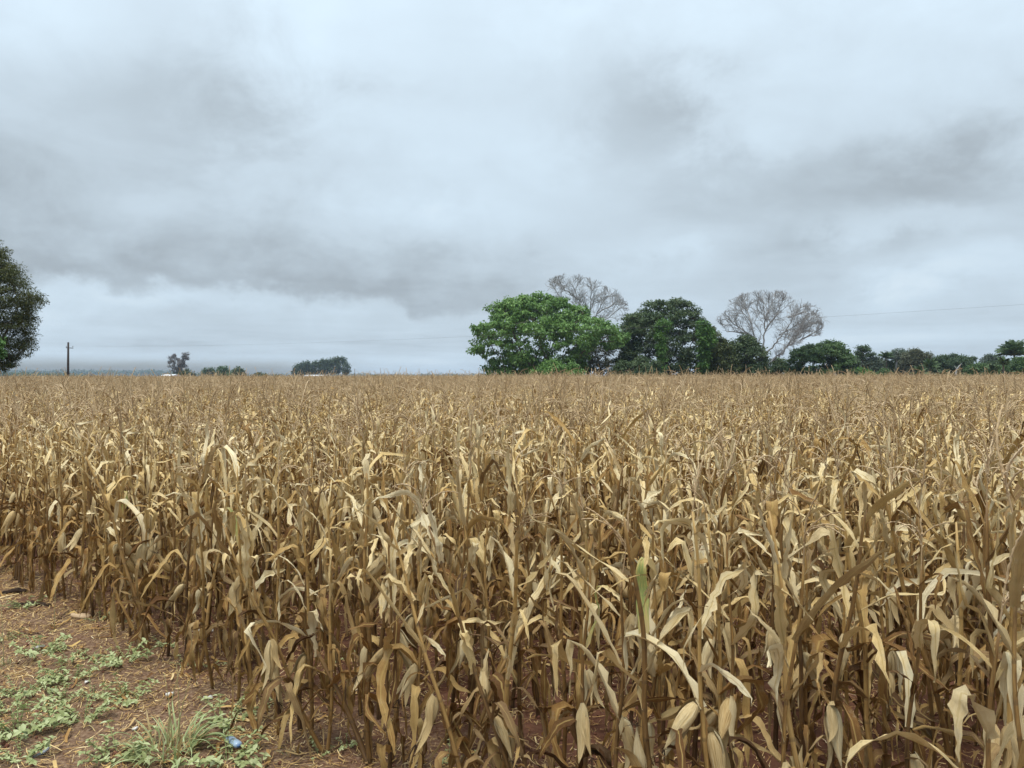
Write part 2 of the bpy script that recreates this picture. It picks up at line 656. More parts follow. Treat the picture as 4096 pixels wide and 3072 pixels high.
def row_extent(poly, v):
    poly = np.asarray(poly, float)
    a, b = poly, np.roll(poly, -1, 0)
    lo, hi = np.full(len(v), 1e9), np.full(len(v), -1e9)
    for (xa, ya), (xb, yb) in zip(a, b):
        if ya == yb:
            continue
        t = (v - ya) / (yb - ya)
        m = (t >= 0) & (t <= 1)
        x = xa + t * (xb - xa)
        lo = np.where(m, np.minimum(lo, x), lo)
        hi = np.where(m, np.maximum(hi, x), hi)
    return lo, hi


def crown_points(poly, d, n, rng, shell=0.0, depth=0.8, holes=(), up_cap=True):
    """points through the volume whose outline, seen from the road, is poly (pixels) at distance d"""
    poly = np.asarray(poly, float)
    mn, mx = poly.min(0), poly.max(0)
    out = []
    while len(out) < n:
        u = rng.uniform(mn[0], mx[0], n * 2)
        v = rng.uniform(mn[1], mx[1], n * 2)
        k = in_poly(poly, u, v)
        u, v = u[k], v[k]
        lo, hi = row_extent(poly, v)
        hw = np.maximum((hi - lo) / 2, 1)
        t = np.clip((u - (lo + hi) / 2) / hw, -1, 1)
        # shallower towards the top of the crown
        top = np.clip((v - mn[1]) / max((mx[1] - mn[1]) * 0.45, 1), 0.05, 1)
        hd = depth * np.minimum(hw, (mx[0] - mn[0]) * 0.5) * np.sqrt(np.maximum(1 - t * t, 0.03)) * np.sqrt(top)
        s = rng.uniform(-1, 1, len(u))
        if shell > 0:
            s = np.sign(s) * np.abs(s) ** (1 - shell * 0.75)
        keep = np.ones(len(u), bool)
        for hu, hv, ru, rv, pr in holes:
            inside = ((u - hu) / ru) ** 2 + ((v - hv) / rv) ** 2 < 1
            keep &= ~(inside & (rng.random(len(u)) > pr))
        for uu, vv, dd in zip(u[keep], v[keep], (s * hd)[keep]):
            y = d + dd / FPX * d
            # the outline belongs to the middle plane: keep real sizes at each depth
            out.append(((uu - 2048) / FPX * d, y, CAM_H + (HOR - vv) / FPX * d))
    return np.array(out[:n])


def leaf_cloud(C, m, rad, flat, size, rng, aspect=0.55, droop=0.35, outward=None, cl_tint=None):
    """m leaf faces around each cluster centre; returns V, F, col"""
    n = len(C)
    tot = n * m
    off = rng.normal(0, 1, (tot, 3))
    off /= np.linalg.norm(off, axis=1)[:, None]
    off *= (rng.random(tot) ** 0.45)[:, None]
    off *= np.array([1, 1, flat])
    r = np.repeat(rad * rng.uniform(0.7, 1.3, n), m)[:, None]
    P = np.repeat(C, m, 0) + off * r
    # leaf axis points outward and droops, normal looks up and out
    ax = off + rng.normal(0, 0.55, (tot, 3))
    ax[:, 2] -= droop + rng.random(tot) * droop
    ax /= np.linalg.norm(ax, axis=1)[:, None] + 1e-9
    nr = rng.normal(0, 0.5, (tot, 3)) + off * 0.5
    nr[:, 2] += 0.9
    sd = np.cross(ax, nr)
    sd /= np.linalg.norm(sd, axis=1)[:, None] + 1e-9
    up = np.cross(sd, ax)
    L = (size * rng.uniform(0.6, 1.35, tot))[:, None]
    W = L * aspect * 0.5
    a = P
    b = P + ax * L * 0.45 + sd * W + up * L * 0.06
    c = P + ax * L - up * L * 0.08
    d_ = P + ax * L * 0.45 - sd * W + up * L * 0.06
    V = np.stack([a, b, c, d_], 1).reshape(-1, 3)
    F = np.arange(tot * 4).reshape(-1, 4)
    ct = rng.random(n) if cl_tint is None else cl_tint
    col = np.stack([rng.random(tot), np.repeat(ct, m), np.zeros(tot)], -1)
    return V, F, np.repeat(col, 4, 0)


def leafy_tree(name, label, cat, poly, d, mat, ncl, m, rad, size, rng, group=None, bark=None, flat=0.6, depth=0.8,
               shell=0.3, holes=(), trunk_uv=None, natt=110, tip=0.03, step=0.5, droop=0.35, aspect=0.55, stems=1, tint_top=0.35):
    poly = np.asarray(poly, float)
    cu = trunk_uv if trunk_uv is not None else (poly[:, 0].min() + poly[:, 0].max()) / 2
    x0 = (cu - 2048) / FPX * d
    base = np.array([x0, d, float(rise(x0, d))])
    root = thing(name, label, cat, base, group)
    mn, mx = poly.min(0), poly.max(0)
    C = crown_points(poly, d, ncl, rng, shell, depth, holes)
    hgt = CAM_H + (HOR - mn[1]) / FPX * d - base[2]
    zlow = max(0.12 * hgt, CAM_H + (HOR - mx[1]) / FPX * d - base[2])
    zt = min(zlow + 0.10 * hgt, 0.45 * hgt)
    acc = Acc()
    nst = max(stems, 1)
    att = C[rng.permutation(len(C))[:natt]]
    for s in range(nst):
        mine = att[s::nst]
        o = rng.normal(0, 0.05 * hgt, 2) if nst > 1 else np.zeros(2)
        trunk = [base + np.array([o[0] * t, o[1] * t, zt * t]) + np.append(rng.normal(0, 0.008 * hgt, 2) * (t > 0), 0) for t in np.linspace(0, 1, 6)]
        N, par = grow(mine, trunk, step, step * 1.1, rng=rng, iters=70)
        R, ch = pipe(par, tip)
        R[0] *= 1.25
        V, F = limbs(N - base, par, R, 6)
        acc.add(V, F)
    link('trunk', acc.mesh('trunk', [bark or M_BARK], True), root)
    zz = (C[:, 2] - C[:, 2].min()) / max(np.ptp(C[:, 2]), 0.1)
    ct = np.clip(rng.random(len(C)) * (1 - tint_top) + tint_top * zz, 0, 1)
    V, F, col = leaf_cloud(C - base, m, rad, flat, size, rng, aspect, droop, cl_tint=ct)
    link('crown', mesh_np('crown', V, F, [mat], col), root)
    return root


def inside_px(poly, u, v):
    c = False
    j = len(poly) - 1
    for i in range(len(poly)):
        (xi, yi), (xj, yj) = poly[i], poly[j]
        if (yi > v) != (yj > v) and u < (xj - xi) * (v - yi) / (yj - yi + 1e-12) + xi:
            c = not c
        j = i
    return c


def bare_tree(name, label, poly, d, trunk_px, rng, bark, forks, thick=0.12):
    """trunk and main limbs as seen, then ever finer crooked branches off them"""
    base = at(trunk_px[0][0], HOR, d)
    base[2] = float(rise(base[0], d))
    root = thing(name, label, 'tree', base)
    accT, accB = Acc(), Acc()

    def put(P, R, k):
        V, F = tube(np.array(P) - base, R, k, False)
        (accT if R[0] > thick else accB).add(V, F)

    def inside(p):
        return inside_px(poly, 2048 + p[0] / d * FPX, HOR - (p[2] - CAM_H) / d * FPX)

    spec = {1: (2.6, 0.045, 6, 0.40), 2: (1.5, 0.030, 5, 0.34), 3: (0.9, 0.021, 0, 0.28)}

    def sprout(p, dr, lev, r0):
        L, r, nch, seg = spec[lev]
        L *= rng.uniform(0.6, 1.3)
        n = max(2, int(L / seg))
        P, D = [p], dr
        for i in range(n):
            D = D + rng.normal(0, 0.20, 3) + np.array([0, 0, 0.055])
            D /= np.linalg.norm(D)
            q_ = P[-1] + D * L / n
            if not inside(q_) and i > 0:
                break
            P.append(q_)
        m = len(P)
        if m < 2:
            return
        R = np.linspace(min(r, r0), r * 0.5, m)
        put(P, R, 4 if lev > 1 else 5)
        if lev >= 3:
            return
        for c in range(nch):
            t_ = rng.uniform(0.22, 1.0)
            i = min(int(t_ * (m - 1)), m - 2)
            pp = P[i] + (P[i + 1] - P[i]) * (t_ * (m - 1) - i if i < m - 1 else 0)
            dd = P[i + 1] - P[i]
            dd = dd / np.linalg.norm(dd)
            side = np.cross(dd, rng.normal(0, 1, 3))
            side /= np.linalg.norm(side) + 1e-9
            a_ = rng.uniform(0.45, 0.95)
            nd = dd * math.cos(a_) + side * math.sin(a_)
            nd[2] += 0.15
            sprout(pp, nd / np.linalg.norm(nd), lev + 1, R[i])

    def limb(P, r0, r1, first):
        Q = [P[0]]
        for a_, b_ in zip(P[:-1], P[1:]):
            n = max(2, int(np.linalg.norm(b_ - a_) / 0.5))
            for t_ in np.linspace(0, 1, n + 1)[1:]:
                Q.append(a_ + (b_ - a_) * t_ + rng.normal(0, 0.07, 3))
        Q = np.array(Q)
        R = np.linspace(r0, r1, len(Q))
        put(Q, R, 7)
        if first:
            return Q
        step_ = max(1, int(0.55 / 0.5))
        for i in range(max(1, int(len(Q) * 0.2)), len(Q), step_):
            for _ in range(1 + (rng.random() < 0.5)):
                dd = Q[min(i, len(Q) - 1)] - Q[max(i - 1, 0)]
                dd /= np.linalg.norm(dd) + 1e-9
                side = np.cross(dd, rng.normal(0, 1, 3))
                side /= np.linalg.norm(side) + 1e-9
                a_ = rng.uniform(0.4, 0.95)
                sprout(Q[i], dd * math.cos(a_) + side * math.sin(a_), 1 if rng.random() < 0.6 else 2, R[i] * 0.7)
        return Q

    tr = [base] + [at(u, v, d) for u, v in trunk_px[1:]]
    limb(np.array(tr), 0.36, 0.24, True)
    for fk in forks:
        P, dy, sl = [], 0.0, rng.uniform(-0.6, 0.6)
        for k, (u_, v_) in enumerate(fk):
            q_ = at(u_, v_, d)
            if k:
                dy += sl * np.linalg.norm((q_ - at(*fk[k - 1], d)))
            P.append(q_ + np.array([0, dy, 0]))
        limb(np.array(P), 0.15, 0.05, False)
    link('trunk', accT.mesh('trunk', [bark], True), root)
    link('branches', accB.mesh('branches', [bark], True), root)
    return root


def Z(points, ox, oy, s):
    return [(ox + x * s, oy + y * s) for x, y in points]


def z3(*p):
    return Z(p, 1840, 1080, 0.5244)


def z4(*p):
    return Z(p, 2800, 1100, 0.5859)


def z6(*p):
    return Z(p, 3380, 1330, 0.3237)


FIG = mat_foliage('fig_leaves', (0.055, 0.105, 0.028), (0.135, 0.25, 0.062), (0.25, 0.40, 0.115))
DARK = mat_foliage('dark_leaves', (0.030, 0.052, 0.023), (0.076, 0.118, 0.048), (0.145, 0.19, 0.08))
OLIVE = mat_foliage('olive_leaves', (0.042, 0.058, 0.02), (0.085, 0.11, 0.035), (0.14, 0.165, 0.055))
VINE = mat_foliage('vine_leaves', (0.038, 0.085, 0.020), (0.085, 0.18, 0.036), (0.15, 0.28, 0.065))
MID = mat_foliage('mid_leaves', (0.034, 0.066, 0.024), (0.08, 0.14, 0.046), (0.14, 0.225, 0.072))
GREYG = mat_foliage('grey_green_leaves', (0.055, 0.075, 0.05), (0.10, 0.135, 0.09), (0.16, 0.19, 0.13))
SCRUB = mat_foliage('scrub_leaves', (0.06, 0.065, 0.04), (0.11, 0.12, 0.07), (0.17, 0.18, 0.11))
EUC = mat_foliage('eucalyptus_leaves', (0.03, 0.056, 0.026), (0.064, 0.105, 0.045), (0.115, 0.165, 0.072))
FEATHER = mat_foliage('feathery_leaves', (0.03, 0.042, 0.014), (0.075, 0.09, 0.026), (0.15, 0.155, 0.05))
PALM = mat_foliage('palm_leaves', (0.03, 0.06, 0.025), (0.075, 0.125, 0.045), (0.15, 0.21, 0.085))

rg = np.random.default_rng(21)
fig_poly = z3((60, 430), (170, 400), (240, 370), (205, 330), (215, 260), (310, 240), (370, 210), (480, 205), (550, 195), (630, 165),
              (720, 220), (800, 215), (850, 265), (930, 275), (1000, 315), (990, 355), (1080, 380), (1180, 405), (1260, 480),
              (1250, 560), (1150, 590), (1000, 590), (950, 690), (950, 830), (500, 835), (180, 810), (165, 740), (225, 690), (170, 640),
              (90, 625), (100, 550), (160, 500), (80, 465))
leafy_tree('fig_tree', 'broad bright green tree left of the two leafless crowns', 'tree', fig_poly, 125, FIG, 640, 72, 0.85, 0.44, rg,
           depth=0.75, shell=0.5, holes=[(1840 + 620 * .5244, 1080 + 560 * .5244, 130, 42, 0.4), (1840 + 300 * .5244, 1080 + 600 * .5244, 60, 40, 0.4)],
           trunk_uv=1840 + 610 * .5244, natt=260, tip=0.035, step=0.55, stems=3, droop=0.55, aspect=0.6)
dark_poly = z3((1265, 350), (1380, 330), (1400, 265), (1500, 238), (1640, 226), (1760, 242), (1800, 310), (1840, 370), (1890, 450),
               (1905, 600), (1890, 835), (1180, 835), (1190, 700), (1260, 600), (1240, 480))
leafy_tree('broad_tree', 'tall dark domed tree in the middle of the grove', 'tree', dark_poly, 128, DARK, 560, 80, 0.95, 0.36, rg, depth=0.8,
           shell=0.5, natt=200, flat=0.45, tint_top=0.25, trunk_uv=1840 + 1600 * .5244)
leafy_tree('vine_tree', 'narrow bright green vine covered tree on the right flank of the dark dome', 'tree',
           z3((1820, 400), (1880, 395), (1925, 480), (1935, 560), (1880, 610), (1890, 700), (1860, 830), (1830, 830), (1835, 560)), 121, VINE, 70, 90, 0.7, 0.36, rg)
leafy_tree('vine_tree', 'small bright green climber in front of the dark domed tree', 'tree',
           z3((1515, 395), (1590, 370), (1600, 430), (1560, 470), (1545, 600), (1570, 830), (1520, 830), (1510, 560), (1480, 500)), 118, VINE, 45, 60, 0.55, 0.34, rg)
leafy_tree('olive_tree', 'olive green rounded tree between dark dome and leafless tree', 'tree',
           z3((1885, 420), (1965, 450), (2015, 560), (2085, 650), (2125, 750), (2115, 835), (1850, 835), (1895, 600)), 124, OLIVE, 170, 90, 0.8, 0.34, rg, shell=0.5)
leafy_tree('olive_tree', 'yellowish treetop left of the dark dome', 'tree',
           z3((1290, 345), (1390, 370), (1385, 470), (1330, 600), (1290, 830), (1230, 830), (1260, 600), (1280, 460)), 131, OLIVE, 60, 80, 0.75, 0.34, rg)
leafy_tree('scrub_tree', 'thin grey green tree behind the bright green tree', 'tree',
           z3((870, 620), (950, 560), (1100, 500), (1250, 470), (1310, 600), (1260, 720), (1180, 835), (900, 835)), 134, SCRUB, 160, 70, 0.8, 0.30, rg, shell=0.2)
leafy_tree('understory_bush', 'low dark bush at the foot of the domed tree', 'bush',
           z3((1190, 720), (1300, 680), (1420, 670), (1520, 700), (1560, 780), (1540, 836), (1180, 836)), 116, DARK, 90, 80, 0.7, 0.36, rg)
leafy_tree('understory_bush', 'leafy green bush below the bright green tree', 'bush',
           z3((560, 760), (640, 710), (760, 690), (880, 720), (940, 780), (930, 836), (560, 836)), 114, FIG, 70, 70, 0.7, 0.4, rg)
bare_tree('leafless_tree', 'grey leafless tree rising behind the bright green tree',
          z3((580, 170), (640, 100), (760, 55), (860, 45), (1000, 70), (1110, 112), (1205, 150), (1250, 250), (1290, 310), (1230, 400), (1080, 400), (900, 370), (700, 240)),
          136, [(1840 + 985 * .5244, 0), (1840 + 985 * .5244, 1080 + 600 * .5244), (1840 + 965 * .5244, 1080 + 430 * .5244)], rg, M_PALEBARK,
          forks=(z3((965, 430), (905, 330), (900, 230), (850, 120)), z3((965, 430), (1050, 330), (1110, 210), (1180, 170)), z3((985, 500), (1110, 380), (1220, 290)),
                 z3((905, 330), (800, 250), (720, 130)), z3((965, 430), (990, 300), (1000, 120)), z3((1050, 330), (1170, 260), (1235, 260)), z3((900, 230), (800, 160), (750, 90))))
bare_tree('leafless_tree', 'wide leafless tree on the right of the grove',
          z4((95, 300), (170, 230), (230, 160), (320, 120), (420, 98), (540, 122), (620, 190), (720, 232), (780, 270), (832, 320), (822, 390), (770, 440), (690, 480),
             (560, 530), (440, 560), (420, 470), (300, 400), (190, 400)),
          128, [(2800 + 450 * .5859, 0), (2800 + 440 * .5859, 1100 + 600 * .5859), (2800 + 430 * .5859, 1100 + 490 * .5859)], rg, M_PALEBARK,
          forks=(z4((430, 490), (440, 380), (442, 270), (425, 160)), z4((432, 540), (365, 430), (350, 330), (270, 240)), z4((445, 620), (560, 540), (680, 450), (770, 350)),
                 z4((435, 560), (540, 410), (600, 290), (640, 220)), z4((365, 430), (250, 350), (160, 290)), z4((440, 380), (520, 260), (540, 160)), z4((560, 540), (650, 380), (720, 280)),
                 z4((441, 300), (500, 190), (525, 135)), z4((350, 330), (325, 220), (320, 145)), z4((680, 450), (760, 400), (812, 372)), z4((540, 410), (680, 330), (795, 322)),
                 z4((365, 430), (290, 390), (190, 385)), z4((600, 290), (690, 255), (755, 275))))
leafy_tree('dark_tree', 'dark rounded tree under the left side of the leafless crown', 'tree',
           z4((190, 470), (260, 420), (340, 418), (400, 465), (450, 520), (455, 700), (180, 702), (230, 600)), 126, DARK, 200, 85, 0.8, 0.34, rg, shell=0.5)
leafy_tree('green_tree', 'green spreading tree right of the wide leafless tree', 'tree',
           z4((600, 555), (680, 490), (790, 462), (880, 450), (965, 450), (985, 500), (1030, 560), (1020, 620), (1095, 700), (600, 700)), 132, MID, 300, 85, 0.8, 0.36, rg,
           shell=0.4, flat=0.4, holes=[(2800 + 760 * .5859, 1100 + 600 * .5859, 60, 25, 0.4)])
leafy_tree('understory_bush', 'dark low bush under the wide leafless tree', 'bush',
           z4((440, 600), (520, 570), (600, 590), (640, 700), (440, 700)), 138, DARK, 80, 70, 0.8, 0.34, rg)
# the far row on the right
D2 = 172
FAR = 'trees of the far row on the right'
leafy_tree('slender_tree', 'slender tall tree with a ragged open crown in the far right row', 'tree',
           z6((105, 205), (180, 175), (260, 170), (320, 210), (355, 265), (300, 300), (230, 325), (180, 335), (150, 280)), D2, EUC, 46, 60, 0.7, 0.34, rg, FAR,
           trunk_uv=3380 + 195 * .3237, bark=M_PALEBARK, tip=0.05)
leafy_tree('dark_tree', 'dark tree just left of the slender tall one', 'tree', z6((-30, 240), (60, 285), (140, 330), (165, 420), (140, 575), (-40, 575)), D2 - 12, DARK, 120, 80, 0.9, 0.4, rg, FAR)
leafy_tree('grey_tree', 'grey green tree with pale trunk right of the slender tall one', 'tree', z6((200, 345), (330, 310), (440, 320), (450, 420), (400, 520), (210, 520)), D2, GREYG, 110, 70, 0.9, 0.36, rg, FAR, bark=M_PALEBARK)
leafy_tree('flat_topped_tree', 'pale flat topped tree on a thin trunk in the far right row', 'tree', z6((488, 262), (580, 216), (700, 212), (768, 240), (740, 290), (690, 335), (560, 305)), D2 + 10, GREYG, 60, 52, 0.8, 0.34, rg, FAR,
           trunk_uv=3380 + 630 * .3237, bark=M_PALEBARK, tip=0.06, natt=60)
leafy_tree('olive_tree', 'olive tree with a wide dark top right of the flat topped one', 'tree', z6((715, 305), (780, 240), (850, 222), (940, 240), (1050, 275), (1030, 312), (950, 330), (940, 400), (900, 560), (700, 560)), D2, SCRUB, 190, 80, 0.95, 0.38, rg, FAR, shell=0.4)
leafy_tree('dark_tree', 'dark rounded tree in the middle of the far right row', 'tree', z6((1045, 335), (1130, 297), (1230, 288), (1300, 335), (1290, 420), (1250, 570), (1030, 570)), D2 + 4, EUC, 170, 80, 0.95, 0.38, rg, FAR, shell=0.4)
leafy_tree('slender_tree', 'small umbrella shaped treetop above the far right row', 'tree', z6((1290, 285), (1350, 250), (1415, 280), (1390, 318), (1300, 332)), D2 + 20, EUC, 26, 50, 0.7, 0.34, rg, FAR, tip=0.05, natt=26)
leafy_tree('grey_tree', 'dull green broad tree right of the umbrella shaped top', 'tree', z6((1285, 365), (1400, 312), (1500, 300), (1535, 350), (1570, 420), (1540, 570), (1290, 570)), D2 + 2, EUC, 170, 80, 0.95, 0.38, rg, FAR, shell=0.4)
leafy_tree('slender_tree', 'tiny round treetop on a thin stem in the far right row', 'tree', z6((1558, 312), (1600, 290), (1622, 320), (1592, 352)), D2 + 25, DARK, 12, 46, 0.55, 0.34, rg, FAR, natt=12)
leafy_tree('grey_tree', 'pale airy tree left of the tall palm', 'tree', z6((1708, 315), (1780, 266), (1850, 292), (1935, 290), (1935, 350), (1850, 405), (1720, 365)), D2 + 15, GREYG, 60, 55, 0.85, 0.34, rg, FAR, bark=M_PALEBARK, tip=0.05, natt=50)
leafy_tree('green_shrub', 'glossy green bush at the right edge under the tall palm', 'bush', z6((1960, 420), (2070, 335), (2212, 300), (2330, 330), (2360, 580), (1950, 580)), D2 - 40, MID, 200, 85, 0.75, 0.34, rg, shell=0.5)
leafy_tree('green_shrub', 'fresh green bush left of the low palms', 'bush', z6((1510, 440), (1640, 390), (1740, 420), (1730, 480), (1790, 575), (1490, 575)), D2 - 20, MID, 140, 80, 0.7, 0.36, rg, shell=0.5)
leafy_tree('green_shrub', 'light green bush below the slender tall tree', 'bush', z6((160, 520), (200, 440), (280, 480), (370, 530), (350, 575), (160, 575)), D2 - 22, VINE, 60, 70, 0.7, 0.36, rg)
leafy_tree('green_shrub', 'light green bush below the pale flat topped tree', 'bush', z6((380, 530), (480, 460), (560, 500), (600, 575), (380, 577)), D2 - 22, MID, 70, 70, 0.7, 0.36, rg)
for lab, x0, x1, y0 in (('dark thicket below the flat topped tree', 440, 760, 320), ('dark thicket below the wide olive top', 740, 1080, 330),
                        ('dark thicket in the middle of the far right row', 1060, 1330, 345), ('dark thicket below the dull green broad tree', 1300, 1560, 355),
                        ('dark thicket left of the tall palm', 1540, 2000, 360), ('dark thicket below the slender tall tree', 60, 430, 345)):
    w_ = x1 - x0
    leafy_tree('thicket', lab, 'bush', z6((x0, y0 + 60), (x0 + .2 * w_, y0 + 10), (x0 + .45 * w_, y0 + 25), (x0 + .7 * w_, y0), (x1, y0 + 45), (x1 + 10, 580), (x0 - 10, 580)),
               D2 + 12, DARK, 150, 70, 0.95, 0.4, rg, FAR, shell=0.3, natt=60)


def palm(label, u, v, d, rpx, nf, rng, droop=1.0, group=None, trunk_r=0.16):
    c = at(u, v, d)
    base = np.array([c[0], d, float(rise(c[0], d))])
    root = thing('palm_tree', label, 'palm', base, group)
    h = c - base
    t = np.linspace(0, 1, 8)
    P = np.stack([0.02 * h[2] * np.sin(t * 3), 0 * t, h[2] * t], -1)
    V, F = tube(P, trunk_r * (1.25 - 0.4 * t), 7)
    link('trunk', mesh_np('trunk', V, F, [M_BARK], smooth=True), root)
    L = rpx / FPX * d * 1.25
    for i in range(nf):
        a = i * 2.4 + rng.normal(0, 0.2)
        e = rng.uniform(0.08, 1.15)          # angle from vertical at the crown
        n = 13
        s = np.linspace(0, 1, n)
        th = e + s ** 1.5 * droop * rng.uniform(0.8, 1.4)
        st = np.stack([np.sin(th) * math.cos(a), np.sin(th) * math.sin(a), np.cos(th)], -1) * L / (n - 1)
        C = P[-1] + np.concatenate([[np.zeros(3)], np.cumsum(st, 0)[:-1]])
        acc = Acc()
        V, F = tube(C, 0.035 * (1.1 - s), 3, False)
        ti = rng.random()
        acc.add(V, F, (0.6, ti, 0))
        m = 34
        ss = np.repeat(np.linspace(0.1, 1, m), 2)
        sd = np.tile([1.0, -1.0], m)
        B = np.stack([np.interp(ss, s, C[:, k]) for k in range(3)], -1)
        T = np.stack([np.interp(ss, s, st[:, k]) for k in range(3)], -1)
        T /= np.linalg.norm(T, axis=1)[:, None]
        H = np.cross(T, [0, 0, 1.0])
        H /= np.linalg.norm(H, axis=1)[:, None] + 1e-9
        ax = T * 0.55 + H * sd[:, None] * 0.8 + rng.normal(0, 0.08, (2 * m, 3))
        ax[:, 2] -= 0.35 + 0.3 * rng.random(2 * m)
        ax /= np.linalg.norm(ax, axis=1)[:, None]
        ll = (L * 0.30 * np.sin(np.pi * (0.12 + 0.8 * ss)))[:, None]
        wd = T * 0.055
        V = np.stack([B - wd, B + wd, B + ax * ll * 0.6 + wd * 0.8 + [0, 0, 0.03], B + ax * ll, B + ax * ll * 0.6 - wd * 0.8], 1)
        acc.add(V.reshape(-1, 3), np.arange(2 * m * 5).reshape(-1, 5), np.repeat(np.stack([rng.random(2 * m), np.full(2 * m, ti), 0 * ss], -1), 5, 0))
        link('frond', acc.mesh('frond', [PALM]), root)


rp = np.random.default_rng(4)
palm('dark palm standing between grey tree and flat topped tree', 3380 + 505 * .3237, 1330 + 318 * .3237, D2, 30, 15, rp, 1.3)
palm('tall full palm at the right edge of the far row', 3380 + 2090 * .3237, 1330 + 290 * .3237, D2 - 26, 60, 34, rp, 1.0, trunk_r=0.2)
palm('low yellowish palm left of the glossy bush at the right edge', 3380 + 1955 * .3237, 1330 + 400 * .3237, D2 - 45, 30, 14, rp, 0.9)
palm('short palm with arching fronds below the wide olive top', 3380 + 1050 * .3237, 1330 + 440 * .3237, D2 - 14, 36, 16, rp, 1.0)
palm('stubby palm with upright fronds right of the dark palm', 3380 + 915 * .3237, 1330 + 520 * .3237, D2 - 20, 32, 14, rp, 0.8)
palm('low spreading palm left of the glossy bush', 3380 + 1860 * .3237, 1330 + 520 * .3237, D2 - 25, 42, 16, rp, 1.1)
palm('low palm below the dark rounded tree', 3380 + 1230 * .3237, 1330 + 545 * .3237, D2 - 18, 30, 12, rp, 1.0)

# pale snag
snag = thing('dead_snag', 'pale broken snag leaning in front of the far right row', 'dead tree', at(3380 + 1370 * .3237, HOR, D2 - 24) * np.array([1, 1, 0]) + np.array([0, 0, 0.2]))
sb = np.array(snag.location)
sp = [at(3380 + x * .3237, 1330 + y * .3237, D2 - 24) - sb for x, y in ((1370, 500), (1378, 455), (1408, 415), (1440, 385))]
V, F = tube([np.zeros(3)] + sp, [0.2, 0.17, 0.14, 0.1, 0.04], 6)
link('trunk', mesh_np('trunk', V, F, [M_PALEBARK], smooth=True), snag)
V, F = tube([sp[1], at(3380 + 1366 * .3237, 1330 + 430 * .3237, D2 - 24) - sb, at(3380 + 1350 * .3237, 1330 + 412 * .3237, D2 - 24) - sb], [0.12, 0.07, 0.02], 5)
link('branch', mesh_np('branch', V, F, [M_PALEBARK], smooth=True), snag)

# ---- left side
r5 = np.random.default_rng(77)
leafy_tree('feathery_tree', 'large feathery dark tree cut by the left edge', 'tree',
           [(-520, 1200), (-380, 1020), (-200, 965), (-40, 950), (0, 985), (52, 1060), (88, 1105), (108, 1160), (145, 1185), (103, 1230), (113, 1290), (132, 1310), (95, 1360),
            (105, 1395), (50, 1430), (40, 1460), (0, 1490), (-150, 1480), (-380, 1440), (-520, 1330)], 46, FEATHER, 1250, 105, 0.46, 0.13, r5, depth=0.8, shell=0.4,
           flat=0.42, aspect=0.36, droop=0.25, trunk_uv=-160, natt=380, tip=0.012, step=0.28)
leafy_tree('sapling', 'bright yellow green sapling at the left edge', 'tree', [(-60, 1375), (-20, 1355), (10, 1362), (28, 1385), (15, 1402), (-10, 1430), (-60, 1440)], 36,
           VINE, 26, 60, 0.22, 0.13, r5, natt=30, tip=0.012, step=0.2)

# utility pole and its line
PD = 190.0
pb = at(272, HOR, PD)
pb[2] = float(rise(pb[0], PD))
pole = thing('utility_pole', 'dark wooden utility pole standing alone in the field', 'utility pole', pb)
PH = CAM_H + (HOR - 1369) / FPX * PD - pb[2]
V, F = tube([(0, 0, 0), (0.05, 0, PH * 0.5), (0.12, 0, PH)], [0.33, 0.28, 0.22], 8)
M_POLE = mat_plain('weathered_pole', (0.022, 0.016, 0.013), (0.07, 0.048, 0.036), 3.0, 0.9, 0.15, 0.0, (3, 3, 0.5))
M_INS = mat_plain('insulator_glaze', (0.10, 0.10, 0.11), (0.2, 0.2, 0.21), 20, 0.4, 0.4)
link('pole', mesh_np('pole', V, F, [M_POLE], smooth=True), pole)
V, F = tube([(-0.55, 0.15, PH - 1.35), (1.25, 0.15, PH - 1.45)], [0.08, 0.08], 4)
link('crossarm', mesh_np('crossarm', V, F, [M_POLE]), pole)
for x in (-0.45, 1.15):
    V, F = tube([(x, 0.15, PH - 1.28), (x, 0.15, PH - 1.16), (x, 0.15, PH - 1.1), (x, 0.15, PH - 0.92)], [0.04, 0.04, 0.10, 0.06], 6)
    link('insulator', mesh_np('insulator', V, F, [M_INS], smooth=True), pole)
t = np.linspace(0, 1.12, 80)
e0 = np.array([pb[0] - 0.6, PD, PH + pb[2] - 0.9])
e1 = np.array([62.0, 60.0, 9.05])
W = e0 + (e1 - e0) * t[:, None]
W[:, 2] -= 4 * 1.55 * t * (1 - t)
V, F = tube(W, np.full(80, 0.0075), 4)
M_WIRE = mat_plain('weathered_wire', (0.16, 0.17, 0.17), (0.24, 0.25, 0.25), 2, 0.5, 0.4, metallic=0.3)
tag(link('power_line', mesh_np('power_line', V, F, [M_WIRE])), 'single thin power line sagging across the grove', 'wire')

# distant group on the left: draped tree, bushes, sheds
def z5(*p):
    return Z(p, 600, 1380, 0.226)


